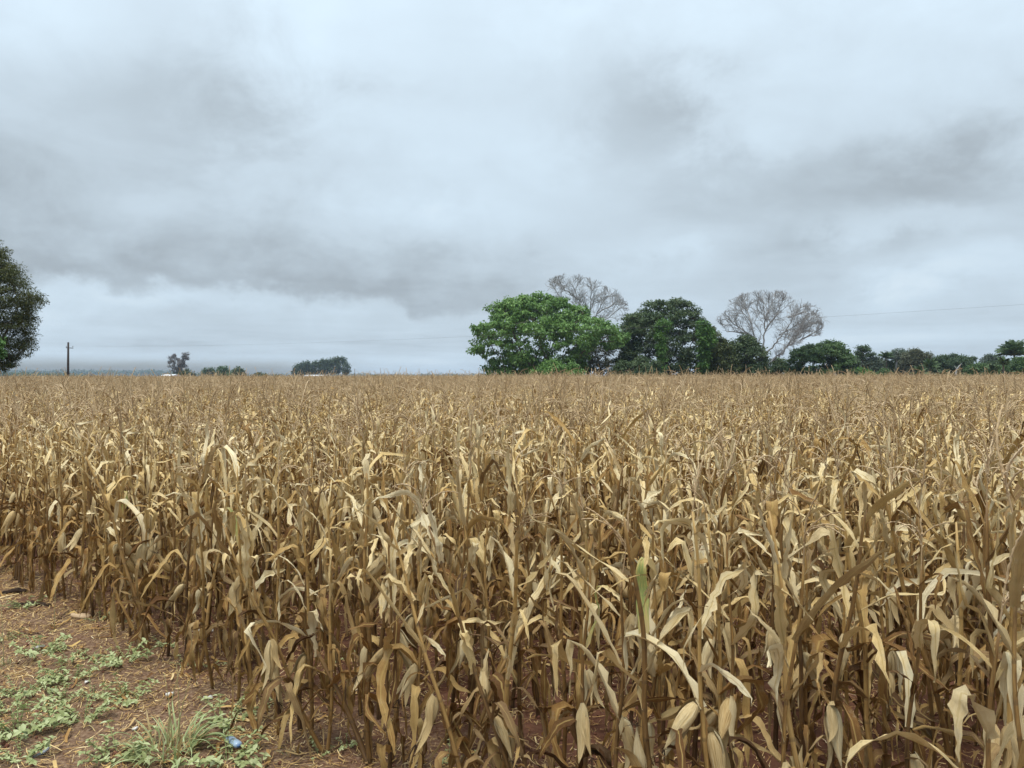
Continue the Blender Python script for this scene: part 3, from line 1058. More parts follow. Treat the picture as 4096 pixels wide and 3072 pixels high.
D3 = 430
MOSS = mat_foliage('draped_leaves', (0.09, 0.085, 0.08), (0.17, 0.16, 0.155), (0.26, 0.245, 0.24))
leafy_tree('draped_tree', 'greyish ragged tree with hanging foliage far on the left', 'tree',
           z5((335, 370), (345, 200), (430, 160), (520, 145), (600, 140), (690, 150), (690, 230), (620, 280), (705, 370), (640, 360), (590, 430), (520, 470), (430, 490), (380, 480), (430, 400)),
           D3, MOSS, 60, 44, 1.0, 0.75, r5, trunk_uv=600 + 560 * .226, natt=60, tip=0.16, step=1.0, flat=1.0, droop=0.9,
           holes=[(600 + 550 * .226, 1380 + 220 * .226, 9, 12, 0.05), (600 + 420 * .226, 1380 + 230 * .226, 8, 8, 0.05), (600 + 640 * .226, 1380 + 310 * .226, 12, 8, 0.1),
                  (600 + 440 * .226, 1380 + 350 * .226, 12, 7, 0.1)])
BUSH = 'bushes far on the left'
for lab, poly, mt in (('olive rounded bush right of the ragged grey tree', z5((520, 570), (530, 480), (600, 445), (700, 450), (770, 500), (795, 570)), OLIVE),
                      ('small green bush beside the white shed on the left', z5((395, 570), (420, 535), (470, 520), (530, 530), (540, 570)), MID),
                      ('green bush, first of the far clump', z5((840, 570), (860, 490), (940, 460), (990, 410), (1080, 410), (1130, 460), (1160, 570)), EUC),
                      ('green bush, tallest of the far clump', z5((1120, 570), (1170, 470), (1240, 390), (1330, 390), (1380, 440), (1400, 570)), MID),
                      ('low light green bush between the tall bush and the dark one', z5((1340, 575), (1380, 490), (1470, 470), (1560, 500), (1640, 540), (1660, 575)), MID),
                      ('almost black domed bush ending the far clump', z5((1480, 480), (1520, 415), (1590, 410), (1660, 470), (1680, 520), (1720, 560), (1600, 560), (1560, 520)), DARK),
                      ('lone low bush right of the far clump', z5((1830, 580), (1880, 520), (1960, 505), (2040, 540), (2070, 580)), OLIVE)):
    leafy_tree('bush', lab, 'bush', poly, D3, mt, 46, 44, 1.3, 0.9, r5, BUSH, natt=20, tip=0.08, step=1.0, flat=0.8, depth=1.0)
for lab, u0, u1, v0 in (('small bush left of the eucalyptus row', 1092, 1118, 1502), ('small dark bush right of the eucalyptus row', 1480, 1535, 1502),
                        ('small dark bush left of the bright green tree', 1800, 1850, 1502)):
    w_ = u1 - u0
    leafy_tree('bush', lab, 'bush', [(u0, 1512), (u0 + .2 * w_, v0 + 2), (u0 + .5 * w_, v0), (u0 + .8 * w_, v0 + 3), (u1, 1512)], D3 + 40, DARK, 18, 40, 1.2, 0.9, r5, BUSH, natt=10, tip=0.08, step=1.0)
# eucalyptus row (zoom at 1024,1100 scale .463)
def z2(*p):
    return Z(p, 1024, 1100, 0.463)


EG = 'eucalyptus row'
for lab, poly in (('leftmost of the eucalyptus row', ((310, 860), (330, 810), (350, 765), (380, 748), (400, 780), (405, 840), (390, 865))),
                  ('second eucalyptus from the left of the row', ((400, 830), (402, 770), (430, 748), (455, 750), (462, 800), (450, 840), (420, 850))),
                  ('third eucalyptus from the left of the row', ((455, 840), (462, 775), (500, 745), (535, 752), (550, 800), (540, 850), (490, 855))),
                  ('fourth eucalyptus from the left of the row', ((545, 830), (550, 750), (575, 728), (600, 740), (605, 800), (590, 850))),
                  ('fifth eucalyptus from the left of the row', ((590, 830), (600, 735), (625, 722), (645, 735), (650, 810), (630, 850))),
                  ('sixth eucalyptus from the left, next to the broadest', ((630, 840), (640, 740), (680, 715), (720, 712), (725, 790), (710, 850), (660, 850))),
                  ('broadest eucalyptus, rightmost of the row', ((700, 840), (710, 715), (745, 712), (790, 745), (810, 790), (805, 845), (780, 860), (730, 820)))):
    leafy_tree('eucalyptus_tree', lab, 'tree', z2(*poly), 600, EUC, 60, 44, 1.5, 1.0, r5, EG, bark=M_PALEBARK, natt=30, tip=0.12, step=1.4, flat=1.1)


def shed(label, u0, u1, vr, ve, d):
    xa, xb = (u0 - 2048) / FPX * d, (u1 - 2048) / FPX * d
    zr, ze = CAM_H + (HOR - vr) / FPX * d, CAM_H + (HOR - ve) / FPX * d
    zr, ze = max(zr, 3.4), max(ze, 2.6)
    w, dp = (xb - xa) / 2, 5.0
    root = thing('shed', label, 'shed', ((xa + xb) / 2, d, 0))
    V = [(-w, -dp, 0), (w, -dp, 0), (w, dp, 0), (-w, dp, 0), (-w, -dp, ze), (w, -dp, ze), (w, dp, ze), (-w, dp, ze), (-w, 0, zr - .05), (w, 0, zr - .05)]
    link('wall', mesh_np('wall', V, [np.array([(0, 1, 5, 4), (2, 3, 7, 6)]), np.array([(0, 4, 8, 7, 3), (1, 2, 6, 9, 5)])], [M_WHITE]), root)
    V = [(-w - .4, -dp - .5, ze - .1), (w + .4, -dp - .5, ze - .1), (w + .4, 0, zr), (-w - .4, 0, zr), (-w - .4, dp + .5, ze - .1), (w + .4, dp + .5, ze - .1)]
    V = V + [(x, y, z + .12) for x, y, z in V]
    link('roof', mesh_np('roof', V, np.array([(0, 3, 2, 1), (3, 4, 5, 2), (6, 7, 8, 9), (9, 8, 11, 10), (0, 1, 7, 6), (4, 10, 11, 5), (0, 6, 9, 3), (3, 9, 10, 4), (1, 2, 8, 7), (2, 5, 11, 8)]), [M_ROOF]), root)
    for k in np.linspace(-0.7, 0.7, 4):
        x = k * w
        V = [(x - .6, -dp - .03, 1.0), (x + .6, -dp - .03, 1.0), (x + .6, -dp - .03, 2.1), (x - .6, -dp - .03, 2.1)]
        link('window', mesh_np('window', V, np.array([(0, 1, 2, 3)]), [M_INS]), root)


M_WHITE = mat_plain('white_wall', (0.70, 0.70, 0.70), (0.82, 0.82, 0.82), 1.0, 0.8, 0.2)
M_ROOF = mat_plain('white_roof', (0.74, 0.75, 0.77), (0.84, 0.85, 0.86), 0.8, 0.5, 0.4)
shed('small white shed beside the ragged grey tree', 664, 704, 1504, 1511, 400)
shed('long white shed in front of the eucalyptus row', 1226, 1298, 1506, 1513, 520)


# woods on the skyline, beyond counting
def far_wood(name, label, u0, u1, d, vtop, n, mat, size, seed, jag=6):
    rng = np.random.default_rng(seed)
    u = rng.uniform(u0, u1, n)
    x = (u - 2048) / FPX * d
    y = d + rng.uniform(-90, 90, n)
    h = (HOR - vtop) / FPX * d + CAM_H + jag / FPX * d * (vnoise(u / 22, u * 0 + seed, 1) + vnoise(u / 7, u * 0 + 3 + seed, 2)) * 1.1
    h *= 1 - 0.55 * sstep(np.abs(u - (u0 + u1) / 2), (u1 - u0) * 0.44, (u1 - u0) * 0.5)
    z = h * rng.uniform(0.05, 1, n) ** 0.55
    V, F, col = leaf_cloud(np.stack([x, y, z], -1), 7, size * 1.1, 0.7, size, rng, 0.7, 0.3)
    tag(link(name, mesh_np(name, V, F, [mat], col)), label, kind='stuff')


far_wood('distant_forest', 'blue hazy forest along the skyline on the left', -900, 730, 2500, 1488, 5200, EUC, 6.0, 8)
far_wood('distant_forest', 'thin hazy strip of forest on the skyline behind the bushes', 730, 2100, 2700, 1500, 2600, EUC, 5.0, 9, 4)
far_wood('distant_woodland', 'dark strip of woodland in front of the hazy forest on the left', 20, 250, 1100, 1497, 1100, DARK, 2.6, 10, 4)

# ------------------------------------------------------------------ corn
def dry_leaf(rng, L, W, th0, th1, sb, bw, twist, wav, fold, drift, tint, n=14, acr=3):
    s = np.linspace(0, 1, n)
    x = np.clip((s - sb) / bw + 0.5, 0, 1)
    th = th0 + (th1 - th0) * x * x * (3 - 2 * x) + 0.25 * s * s
    ph = drift * s ** 1.3 + 0.3 * np.sin(s * 7 + rng.uniform(0, 6)) * s
    for _ in range(int(rng.integers(2, 5))):       # creases where the dry blade has buckled
        kp = rng.uniform(0.15, 0.95)
        th = th + rng.normal(0, 0.45) * sstep(s, kp - 0.04, kp + 0.04)
        ph = ph + rng.normal(0, 0.5) * sstep(s, kp - 0.05, kp + 0.05)
    th = np.minimum(th, 3.25)
    D = np.stack([np.sin(th) * np.cos(ph), np.sin(th) * np.sin(ph), np.cos(th)], -1)
    P = np.concatenate([[np.zeros(3)], np.cumsum(D[:-1] * L / (n - 1), 0)])
    S = np.stack([-np.sin(ph), np.cos(ph), 0 * ph], -1)
    N = np.cross(D, S)
    tw = twist * s ** 1.4 + 0.3 * np.sin(s * 5 + rng.uniform(0, 6)) * s
    S, N = S * np.cos(tw)[:, None] + N * np.sin(tw)[:, None], N * np.cos(tw)[:, None] - S * np.sin(tw)[:, None]
    w = W * (0.62 + 0.38 * sstep(s, 0, 0.25)) * np.maximum(1 - s ** 2.4, 0) ** 0.75 + 0.002
    w = w * (1 + 0.22 * rng.normal(0, 1, n) * (s > 0.1) * 0.6)
    fl = fold * (0.6 + 0.5 * np.sin(s * 4 + rng.uniform(0, 6)))
    V, C = [], []
    torn = rng.random() < 0.5
    side = rng.uniform(0.2, 0.6) if rng.random() < 0.3 else 0.0
    k1, k2 = rng.uniform(8, 22, 2)
    p1, p2 = rng.uniform(0, 6, 2)
    for c in np.linspace(-1, 1, acr):
        wv = wav * np.sin(s * (k1 if c < 0 else k2) + (p1 if c < 0 else p2)) * abs(c)
        ww = w * (1 - (0.14 + 0.42 * torn) * rng.random(n) * abs(c)) * (1 - side * (c > 0))
        V.append(P + S * (c * ww / 2)[:, None] + N * ((np.abs(c) ** 1.4 * fl + wv) * ww / 2)[:, None])
        C.append(np.stack([np.full(n, tint), s, np.full(n, 1 - abs(c))], -1))
    V, C = np.stack(V, 1).reshape(-1, 3), np.stack(C, 1).reshape(-1, 3)
    V = V + rng.normal(0, min(0.0028, W * 0.06), V.shape)
    i = np.arange(n - 1)[:, None] * acr
    j = np.arange(acr - 1)[None, :]
    F = np.stack([i + j, i + j + 1, i + acr + j + 1, i + acr + j], -1).reshape(-1, 4)
    return V, F, C


rc = np.random.default_rng(101)


def upper_leaf(rng, n=14, acr=3):
    kind = rng.random()
    if rng.random() < 0.10:   # a torn, curling shred
        return dry_leaf(rng, rng.uniform(0.22, 0.5), rng.uniform(0.007, 0.016), rng.uniform(0.2, 1.2), rng.uniform(1.6, 3.2), rng.uniform(0.3, 0.7), 0.4, rng.normal(0, 3.5), 0.3, 0.5,
                        rng.normal(0, 1.6), np.clip(rng.normal(0.6, 0.2), 0.1, 1), n, acr)
    L, W = rng.uniform(0.32, 0.66), 0.022 + 0.042 * rng.random() ** 1.5
    tint = np.clip(rng.normal(0.84, 0.15) if rng.random() < 0.76 else rng.normal(0.28, 0.1), 0.08, 1)
    if kind < 0.62:      # rises, snaps over, hangs
        return dry_leaf(rng, L, W, rng.uniform(0.3, 0.7), rng.uniform(2.2, 3.0), rng.uniform(0.42, 0.8), rng.uniform(0.07, 0.18), rng.normal(0, 0.8), 0.3, rng.uniform(0.35, 1.4), rng.normal(0, 0.5), tint, n, acr)
    if kind < 0.8:       # long arch
        return dry_leaf(rng, L, W * 0.9, rng.uniform(0.35, 0.8), rng.uniform(1.9, 2.6), 0.5, rng.uniform(0.5, 1.0), rng.normal(0, 1.5), 0.28, rng.uniform(0.4, 1.3), rng.normal(0, 0.7), tint, n, acr)
    return dry_leaf(rng, L * 0.85, W * 0.75, rng.uniform(0.3, 1.0), rng.uniform(0.8, 1.5), 0.6, 0.8, rng.normal(0, 2.2), 0.3, rng.uniform(0.4, 1.1), rng.normal(0, 0.5), tint, n, acr)


def lower_leaf(rng, n=14, acr=3):
    if rng.random() < 0.2:
        return dry_leaf(rng, rng.uniform(0.2, 0.45), rng.uniform(0.006, 0.014), rng.uniform(0.4, 1.4), rng.uniform(2.0, 3.1), rng.uniform(0.2, 0.6), 0.4, rng.normal(0, 3.5), 0.3, 0.5,
                        rng.normal(0, 1.6), np.clip(rng.normal(0.35, 0.2), 0.0, 1), n, acr)
    L, W = rng.uniform(0.34, 0.68), rng.uniform(0.028, 0.056)
    tint = np.clip(rng.normal(0.30, 0.16), 0.02, 0.75)  # decayed brown, lowered further to paint shade inside the crop
    if rng.random() < 0.72:   # shrivelled, hanging along the stalk
        return dry_leaf(rng, L, W, rng.uniform(0.5, 1.2), rng.uniform(2.7, 3.1), rng.uniform(0.08, 0.25), 0.2, rng.normal(0, 2.4), 0.4, rng.uniform(0.5, 1.4), rng.normal(0, 0.6), tint, n, acr)
    return dry_leaf(rng, L, W, rng.uniform(0.6, 1.1), rng.uniform(1.7, 2.5), rng.uniform(0.3, 0.5), 0.3, rng.normal(0, 1.8), 0.35, rng.uniform(0.3, 1.0), rng.normal(0, 0.8), tint, n, acr)


LEAF_UP = [upper_leaf(rc, 17) for _ in range(56)]
LEAF_LO = [lower_leaf(rc, 17) for _ in range(34)]
MESH_UP = [mesh_np('leaf', V, F, [M_LEAF], C, True) for V, F, C in LEAF_UP]
MESH_LO = [mesh_np('leaf', V, F, [M_LEAF], C, True) for V, F, C in LEAF_LO]
MESH_GREEN = [mesh_np('leaf', V, F, [M_GREEN], C, True) for V, F, C in [dry_leaf(rc, rc.uniform(0.34, 0.44), rc.uniform(0.032, 0.042), rc.uniform(0.3, 0.5), rc.uniform(1.7, 2.5), 0.6, 0.3, rc.normal(0, 0.4), 0.15, 0.25, rc.normal(0, 0.3), 0.5, 17, 5) for _ in range(4)]]


def stalk_geo(rng, H, r=0.0125, k=7):
    """returns mesh data and node points; nodes every ~13 cm"""
    nodes = [0.03]
    while nodes[-1] < H - 0.12:
        nodes.append(nodes[-1] + rng.uniform(0.09, 0.14))
    nodes = np.array(nodes)
    zs, rr, cb = [0.0 - 0.06], [r * 1.15], [0.3]
    for a, b in zip(nodes[:-1], nodes[1:]):
        f = 1.12 - 0.62 * (a / H)
        zs += [a - 0.004, a + 0.006, a + 0.02, (a + b) / 2, b - 0.014]
        rr += [r * f * 1.12, r * f * 1.10, r * f * 1.03, r * f, r * f * 0.98]
        cb += [1.0, 0.8, 0.1, 0.0, 0.1]
    zs.append(H)
    rr.append(r * 0.32)
    cb.append(0.2)
    zs, rr, cb = np.array(zs), np.array(rr), np.array(cb)
    bx, by = rng.normal(0, 0.05, 2)
    ph = rng.uniform(0, 6)
    cx = bx * (zs / H) ** 2 + 0.008 * np.sin(zs * 9 + ph)
    cyy = by * (zs / H) ** 2 + 0.008 * np.cos(zs * 8 + ph)
    V, F = tube(np.stack([cx, cyy, zs], -1), rr, k, True)
    C = np.repeat(np.stack([np.full(len(zs), 0.5), np.clip(zs / H, 0, 1), cb], -1), k, 0)
    pts = [(float(np.interp(z, zs, cx)), float(np.interp(z, zs, cyy)), float(z)) for z in nodes]
    top = (float(cx[-1]), float(cyy[-1]), float(H))
    return V, F, C, pts, top


STALKS = []
for i in range(14):
    H = rc.uniform(1.24, 1.50)
    V, F, C, pts, top = stalk_geo(rc, H, rc.uniform(0.0090, 0.0128), 7)
    STALKS.append((mesh_np('stalk', V, F, [M_STALK], C, True), pts, top, (V, F, C)))
STUBS = []
for i in range(3):
    V, F, C, pts, top = stalk_geo(rc, rc.uniform(0.55, 0.95), 0.013, 7)
    STUBS.append((mesh_np('stalk', V, F, [M_STALK], C, True), pts, top, (V, F, C)))


def ear_geo(rng):
    """husked ear along +z, tip at the far end"""
    L, Rr = rng.uniform(0.17, 0.225), rng.uniform(0.023, 0.029)
    s = np.linspace(0, 1, 11)
    prof = np.array([0.40, 0.78, 0.96, 1.0, 0.95, 0.84, 0.68, 0.50, 0.32, 0.17, 0.06]) * Rr
    k = 12
    th = np.arange(k) * 2 * math.pi / k
    bend = rng.normal(0, 0.012, 2)
    tint = np.clip(rng.normal(0.76, 0.14), 0.4, 1)
    lay = rng.integers(0, k, 3)
    V, C = [], []
    for i, z in enumerate(s):
        tw = 0.35 * z
        bump = 1 + 0.07 * np.sin(th * 3 + z * 2) + 0.05 * np.sin(th * 5 - z * 3) + 0.12 * np.isin(np.arange(k), lay) * (z < 0.85)
        V.append(np.stack([prof[i] * bump * np.cos(th + tw) + bend[0] * z * z * 3, prof[i] * bump * np.sin(th + tw) + bend[1] * z * z * 3, np.full(k, z * L)], -1))
        C.append(np.stack([np.full(k, tint), np.full(k, z), (np.arange(k) % k) / k], -1))
    V, C = np.concatenate(V), np.concatenate(C)
    i = np.arange(10)[:, None] * k
    j = np.arange(k)[None, :]
    F = [np.stack([i + j, i + (j + 1) % k, i + k + (j + 1) % k, i + k + j], -1).reshape(-1, 4), np.array([list(range(k))[::-1], list(range(10 * k, 11 * k))])]
    # a loose outer husk leaf hugging one side and flaring at the tip
    n = 9
    ss = np.linspace(0, 1, n)
    a0 = rng.uniform(0, 6)
    hl = L * rng.uniform(1.0, 1.35)
    base_r = np.interp(ss * hl / L, s, prof, right=prof[-1]) * 1.12 + 0.003 + np.maximum(ss - 0.45, 0) ** 1.5 * rng.uniform(0.03, 0.2)
    w = 0.055 * np.sin(np.pi * np.clip(0.16 + 0.84 * ss, 0, 1)) ** 0.7 * (1 - 0.3 * ss) + 0.002
    HV, HC = [], []
    for c in (-1, -0.4, 0.4, 1):
        an = a0 + c * w / 2 / np.maximum(base_r, 0.022)
        rr_ = base_r * (1 + 0.08 * abs(c))
        HV.append(np.stack([rr_ * np.cos(an), rr_ * np.sin(an), ss * hl], -1))
        HC.append(np.stack([np.full(n, min(1, tint + 0.1)), ss, np.full(n, 0.5 + c / 2)], -1))
    HV, HC = np.stack(HV, 1).reshape(-1, 3), np.stack(HC, 1).reshape(-1, 3)
    i = np.arange(n - 1)[:, None] * 4
    j = np.arange(3)[None, :]
    HF = np.stack([i + j, i + j + 1, i + 5 + j, i + 4 + j], -1).reshape(-1, 4)
    acc = Acc()
    for _ in range(9):
        p0 = np.array([bend[0] * 3, bend[1] * 3, L * 0.97])
        d = rng.normal(0, 0.014, 3) + np.array([0, 0, 0.022])
        Vt, Ft = tube([p0, p0 + d, p0 + d * 2 + rng.normal(0, 0.008, 3)], [0.0022, 0.0015, 0.0006], 3, False)
        acc.add(Vt, Ft)
    return (V, F, C), (HV, HF, HC), acc


EARS = []
for i in range(9):
    a, h, sk = ear_geo(rc)
    EARS.append((mesh_np('ear', a[0], a[1], [M_HUSK], a[2], True), mesh_np('husk_leaf', h[0], h[1], [M_HUSK], h[2], True), sk.mesh('silk', [M_SILK]), a, h))


def tassel_geo(rng, simple=False):
    acc = Acc()
    nb = int(rng.integers(2, 6))
    lean = rng.uniform(0, 6.28)
    n = 7 if simple else 20
    for b in range(nb + 1):
        L = rng.uniform(0.24, 0.36) if b == 0 else rng.uniform(0.16, 0.27)
        z0 = 0.16 if b == 0 else rng.uniform(0.07, 0.17)
        a = lean + rng.normal(0, 0.8)
        th0 = rng.uniform(0.0, 0.2) if b == 0 else rng.uniform(0.3, 0.8)
        th1 = th0 + (rng.uniform(0.2, 1.6) if b == 0 else rng.uniform(0.5, 2.2))
        s = np.linspace(0, 1, n)
        th = th0 + (th1 - th0) * s ** 1.3
        D = np.stack([np.sin(th) * math.cos(a), np.sin(th) * math.sin(a), np.cos(th)], -1)
        P = np.array([0, 0, z0]) + np.concatenate([[np.zeros(3)], np.cumsum(D[:-1] * L / (n - 1), 0)])
        r = (0.0047 if not simple else 0.0058) * (1.15 - 0.5 * s) * (1.15 if b == 0 else 1)
        if not simple:
            r = r * np.where(np.arange(n) % 2 == 0, 1.25, 0.62)
            P[:, :2] += rng.normal(0, 0.0015, (n, 2))
        V, F = tube(P, r, 3, False)
        acc.add(V, F, (np.clip(rng.normal(0.55, 0.2), 0, 1), 0.5, 0))
    V, F = tube([(0, 0, -0.02), (0, 0, 0.18)], [0.0038, 0.003], 4, False)
    acc.add(V, F, (0.4, 0.5, 0))
    return acc


TASS_ACC = [tassel_geo(rc) for _ in range(9)]
TASSELS = [a.mesh('tassel', [M_TASSEL], True) for a in TASS_ACC]


def frame(loc, az, tilt=0.0, scale=1.0, roll=0.0):
    return Matrix.Translation(Vector(loc)) @ Matrix.Rotation(az, 4, 'Z') @ Matrix.Rotation(tilt, 4, 'Y') @ Matrix.Rotation(roll, 4, 'Z') @ Matrix.Scale(scale, 4)


def plan_plant(rng, ears=None, tassel=0.62, stub=False, nleaf=None):
    """a list of (kind, index, matrix) that makes one plant"""
    bank = STUBS if stub else STALKS
    si = int(rng.integers(len(bank)))
    pts, top = bank[si][1], bank[si][2]
    H = top[2]
    az0 = rng.uniform(0, 6.28)
    parts = []
    ids = list(range(1, len(pts)))
    n = nleaf or int(rng.integers(10, 13))
    if len(ids) > n:
        drop = rng.choice(len(ids) - 3, len(ids) - n, replace=False) if len(ids) - n <= len(ids) - 3 else []
        ids = [v for k, v in enumerate(ids) if k not in set(int(q) for q in drop)]
    for i in ids:
        p = pts[i]
        az = az0 + (math.pi if i % 2 else 0) + rng.normal(0, 0.38)
        up = p[2] / H > 0.5 and not (stub and rng.random() < 0.5)
        lib = LEAF_UP if up else LEAF_LO
        sc = rng.uniform(0.85, 1.15) * (1.0 if p[2] / H < 0.75 else 0.92 if p[2] / H < 0.87 else 0.74)
        li = int(rng.integers(len(lib)))
        parts.append(('up' if up else 'lo', li, frame((p[0], p[1], p[2]), az, rng.normal(0, 0.1), sc)))
    if not stub:
        for _ in range(2):
            p = pts[int(rng.integers(2, max(3, len(pts) // 2)))]
            parts.append(('lo', int(rng.integers(len(LEAF_LO))), frame(p, rng.uniform(0, 6.28), rng.normal(0, 0.1), rng.uniform(0.8, 1.1))))
    ne = ears if ears is not None else (1 if rng.random() < 0.85 else 0)
    for e in range(ne):
        lo, hi = (0.34, 0.56) if not stub else (0.4, 0.8)
        cand = [i for i in range(2, len(pts)) if lo < pts[i][2] / H < hi]
        if not cand:
            continue
        i = cand[int(rng.integers(len(cand)))]
        az = az0 + math.pi / 2 * (1 if e else -1) + rng.normal(0, 0.9)
        tilt = rng.uniform(2.45, 3.05) if rng.random() < 0.8 else rng.uniform(0.2, 0.9)
        off = 0.022
        parts.append(('ear', int(rng.integers(len(EARS))), frame((pts[i][0] + math.cos(az) * off, pts[i][1] + math.sin(az) * off, pts[i][2] + 0.02), az, tilt, rng.uniform(0.85, 1.08), rng.uniform(0, 6))))
    if tassel and not stub and (tassel is True or rng.random() < tassel):
        parts.append(('tassel', int(rng.integers(len(TASSELS))), frame(top, rng.uniform(0, 6.28), rng.normal(0, 0.3), rng.uniform(0.75, 1.15))))
    return si, bank, parts


def plant_objects(loc, rng, label, group, lean=0.0, lean_az=0.0, scale=1.0, green=0, silk=True, **kw):
    si, bank, parts = plan_plant(rng, **kw)
    root = thing('corn_plant', label, 'corn plant', loc, group)
    root.rotation_euler = (Matrix.Rotation(lean_az, 3, 'Z') @ Matrix.Rotation(lean, 3, 'Y') @ Matrix.Rotation(rng.uniform(0, 6.28), 3, 'Z')).to_euler()
    root.scale = (scale,) * 3
    link('stalk', bank[si][0], root)
    ups = [i for i, p in enumerate(parts) if p[0] == 'up']
    greens = set(ups[len(ups) // 3:len(ups) // 3 + green])
    for i, (k, idx, mtx) in enumerate(parts):
        if k == 'up':
            o = link('leaf', MESH_GREEN[idx % 4] if i in greens else MESH_UP[idx], root, mat=mtx)
            if i in greens:
                o['label'] = 'leaf still partly green'
        elif k == 'lo':
            link('leaf', MESH_LO[idx], root, mat=mtx)
        elif k == 'ear':
            e = link('ear', EARS[idx][0], root, mat=mtx)
            link('husk_leaf', EARS[idx][1], e)
            link('husk_leaf', EARS[(idx + 4) % 9][1], e, mat=frame((0, 0, -0.01), 2.3, 0.12, 0.9))
            link('husk_leaf', EARS[(idx + 7) % 9][1], e, mat=frame((0, 0, -0.015), 4.4, 0.18, 0.8))
            if silk:
                link('silk', EARS[idx][2], e)
        else:
            link('tassel', TASSELS[idx], root, mat=mtx @ Matrix.Scale(0.8, 4))
    return root


def xf(V, mtx):
    m = np.array(mtx)
    return V @ m[:3, :3].T + m[:3, 3]


CMATS = [M_LEAF, M_STALK, M_HUSK, M_TASSEL]


def plant_joined(acc, rng, base=np.eye(4), tass=None, light=False):
    si, bank, parts = plan_plant(rng, tassel=0.5)
    V, F, C = bank[si][3]
    bm = np.array(base)
    jit = rng.normal(0, 0.07)
    if light:     # far off only the upper half can be seen
        p, top = bank[si][1], bank[si][2]
        P = np.array([p[len(p) // 2], p[-2], top])
        Vs, Fs = tube(P, [0.011, 0.008, 0.004], 3, False)
        acc.add(xf(Vs, bm), Fs, (0.5, 0.8, 0), 1)
    else:
        acc.add(xf(V, bm), F, C, 1)
    for k, idx, mtx in parts:
        mm = bm @ np.array(mtx)
        if k == 'tassel':
            mm = mm @ np.diag([1.15, 1.15, 1.15, 1.0])
        if k in ('up', 'lo'):
            if light and k == 'lo':
                continue
            LV, LF, LC = (LEAF_UP if k == 'up' else LEAF_LO)[idx]
            if light:     # every second cross row, edges only
                r = np.concatenate([np.arange(0, 17, 2), [16]])
                r = np.unique(r)
                sel = np.concatenate([[i * 3, i * 3 + 2] for i in r])
                LV, LC = LV[sel], LC[sel].copy()
                LC[:, 2] = 0.5
                i2 = np.arange(len(r) - 1) * 2
                LF = np.stack([i2, i2 + 1, i2 + 3, i2 + 2], -1)
            LC = LC.copy()
            LC[:, 0] = np.clip(LC[:, 0] + jit + rng.normal(0, 0.06), 0, 1)
            acc.add(xf(LV, mm), LF, LC, 0)
        elif k == 'ear' and not light:
            for g in (3, 4):
                EV, EF, EC = EARS[idx][g]
                acc.add(xf(EV, mm), EF, EC, 2)
        elif k == 'tassel':
            T = tassel_geo(rng, True) if light else TASS_ACC[idx]
            for Vv, Cc in zip(T.V, T.C):
                pass
            acc.add(xf(np.concatenate(T.V), mm), [np.concatenate(T.F[q_]) for q_ in sorted(T.F)], np.concatenate(T.C), 3)


# where the plants stand: rows parallel to the field edge
ED, EN, E0 = np.array([0.765, -0.644]), np.array([0.644, 0.765]), 2.47
rf = np.random.default_rng(2024)
rows = np.arange(0, 60, 0.43)
pos = []
for k, off in enumerate(rows):
    a = np.arange(-60, 60, 0.185)
    a = a + rf.normal(0, 0.045, len(a)) + rf.uniform(0, 0.2)
    o = E0 + off + rf.normal(0, 0.035, len(a)) + 0.08 * np.sin(a * 0.7 + k)
    keep = rf.random(len(a)) > 0.06
    pos.append((ED[None] * a[:, None] + EN[None] * o[:, None])[keep])
pos = np.concatenate(pos)
dist = np.hypot(pos[:, 0], pos[:, 1])
TANH = 2048 / FPX
vis = (pos[:, 1] > -1.5) & (np.abs(pos[:, 0]) < TANH * np.maximum(pos[:, 1], 0) + 3.5)
NEAR_END = 42.0
inside = vis & (pos[:, 1] < NEAR_END)
pos, dist = pos[inside], dist[inside]
depth_in = pos @ EN - E0
hidden = (pos[:, 1] < 0.9) | (np.abs(pos[:, 0]) > TANH * pos[:, 1] + 0.45)
order = np.argsort(dist + 0.35 * depth_in + 1000.0 * hidden)
pos, depth_in, dist = pos[order], depth_in[order], dist[order]
# keep the lens clear
clear = dist > 1.9
pos, depth_in, dist = pos[clear], depth_in[clear], dist[clear]
NIND = 292


def px_of(p):
    return p[0] / p[1] * FPX + 2048


ORD = ['first', 'second', 'third', 'fourth', 'fifth', 'sixth', 'seventh', 'eighth', 'ninth', 'tenth', 'eleventh', 'twelfth', 'thirteenth', 'fourteenth',
       'fifteenth', 'sixteenth', 'seventeenth', 'eighteenth', 'nineteenth', 'twentieth']
ORD += ['twenty-' + o for o in ORD[:9]] + ['thirtieth'] + ['thirty-' + o for o in ORD[:9]] + ['fortieth'] + ['forty-' + o for o in ORD[:9]]
rl = np.random.default_rng(31)
uu_ = np.array([px_of(p) for p in pos[:NIND]])
frontrow = [i for i in np.argsort(uu_) if depth_in[i] < 0.24 and -60 < uu_[i] < 4150]
rank = {int(i): k for k, i in enumerate(frontrow)}
GREEN_AT = {}
for gu, n_, lab in ((930, 1, 'front row corn plant with a half green upper leaf on the left'), (470, 1, 'front row corn plant with a green and yellow leaf near the left edge'),
                    (2290, 1, 'front row corn plant with a pale green leaf in the middle'), (2660, 1, 'front row corn plant with a long green streaked leaf right of the middle')):
    GREEN_AT[int(min(frontrow, key=lambda i: abs(uu_[i] - gu)))] = (n_, lab)
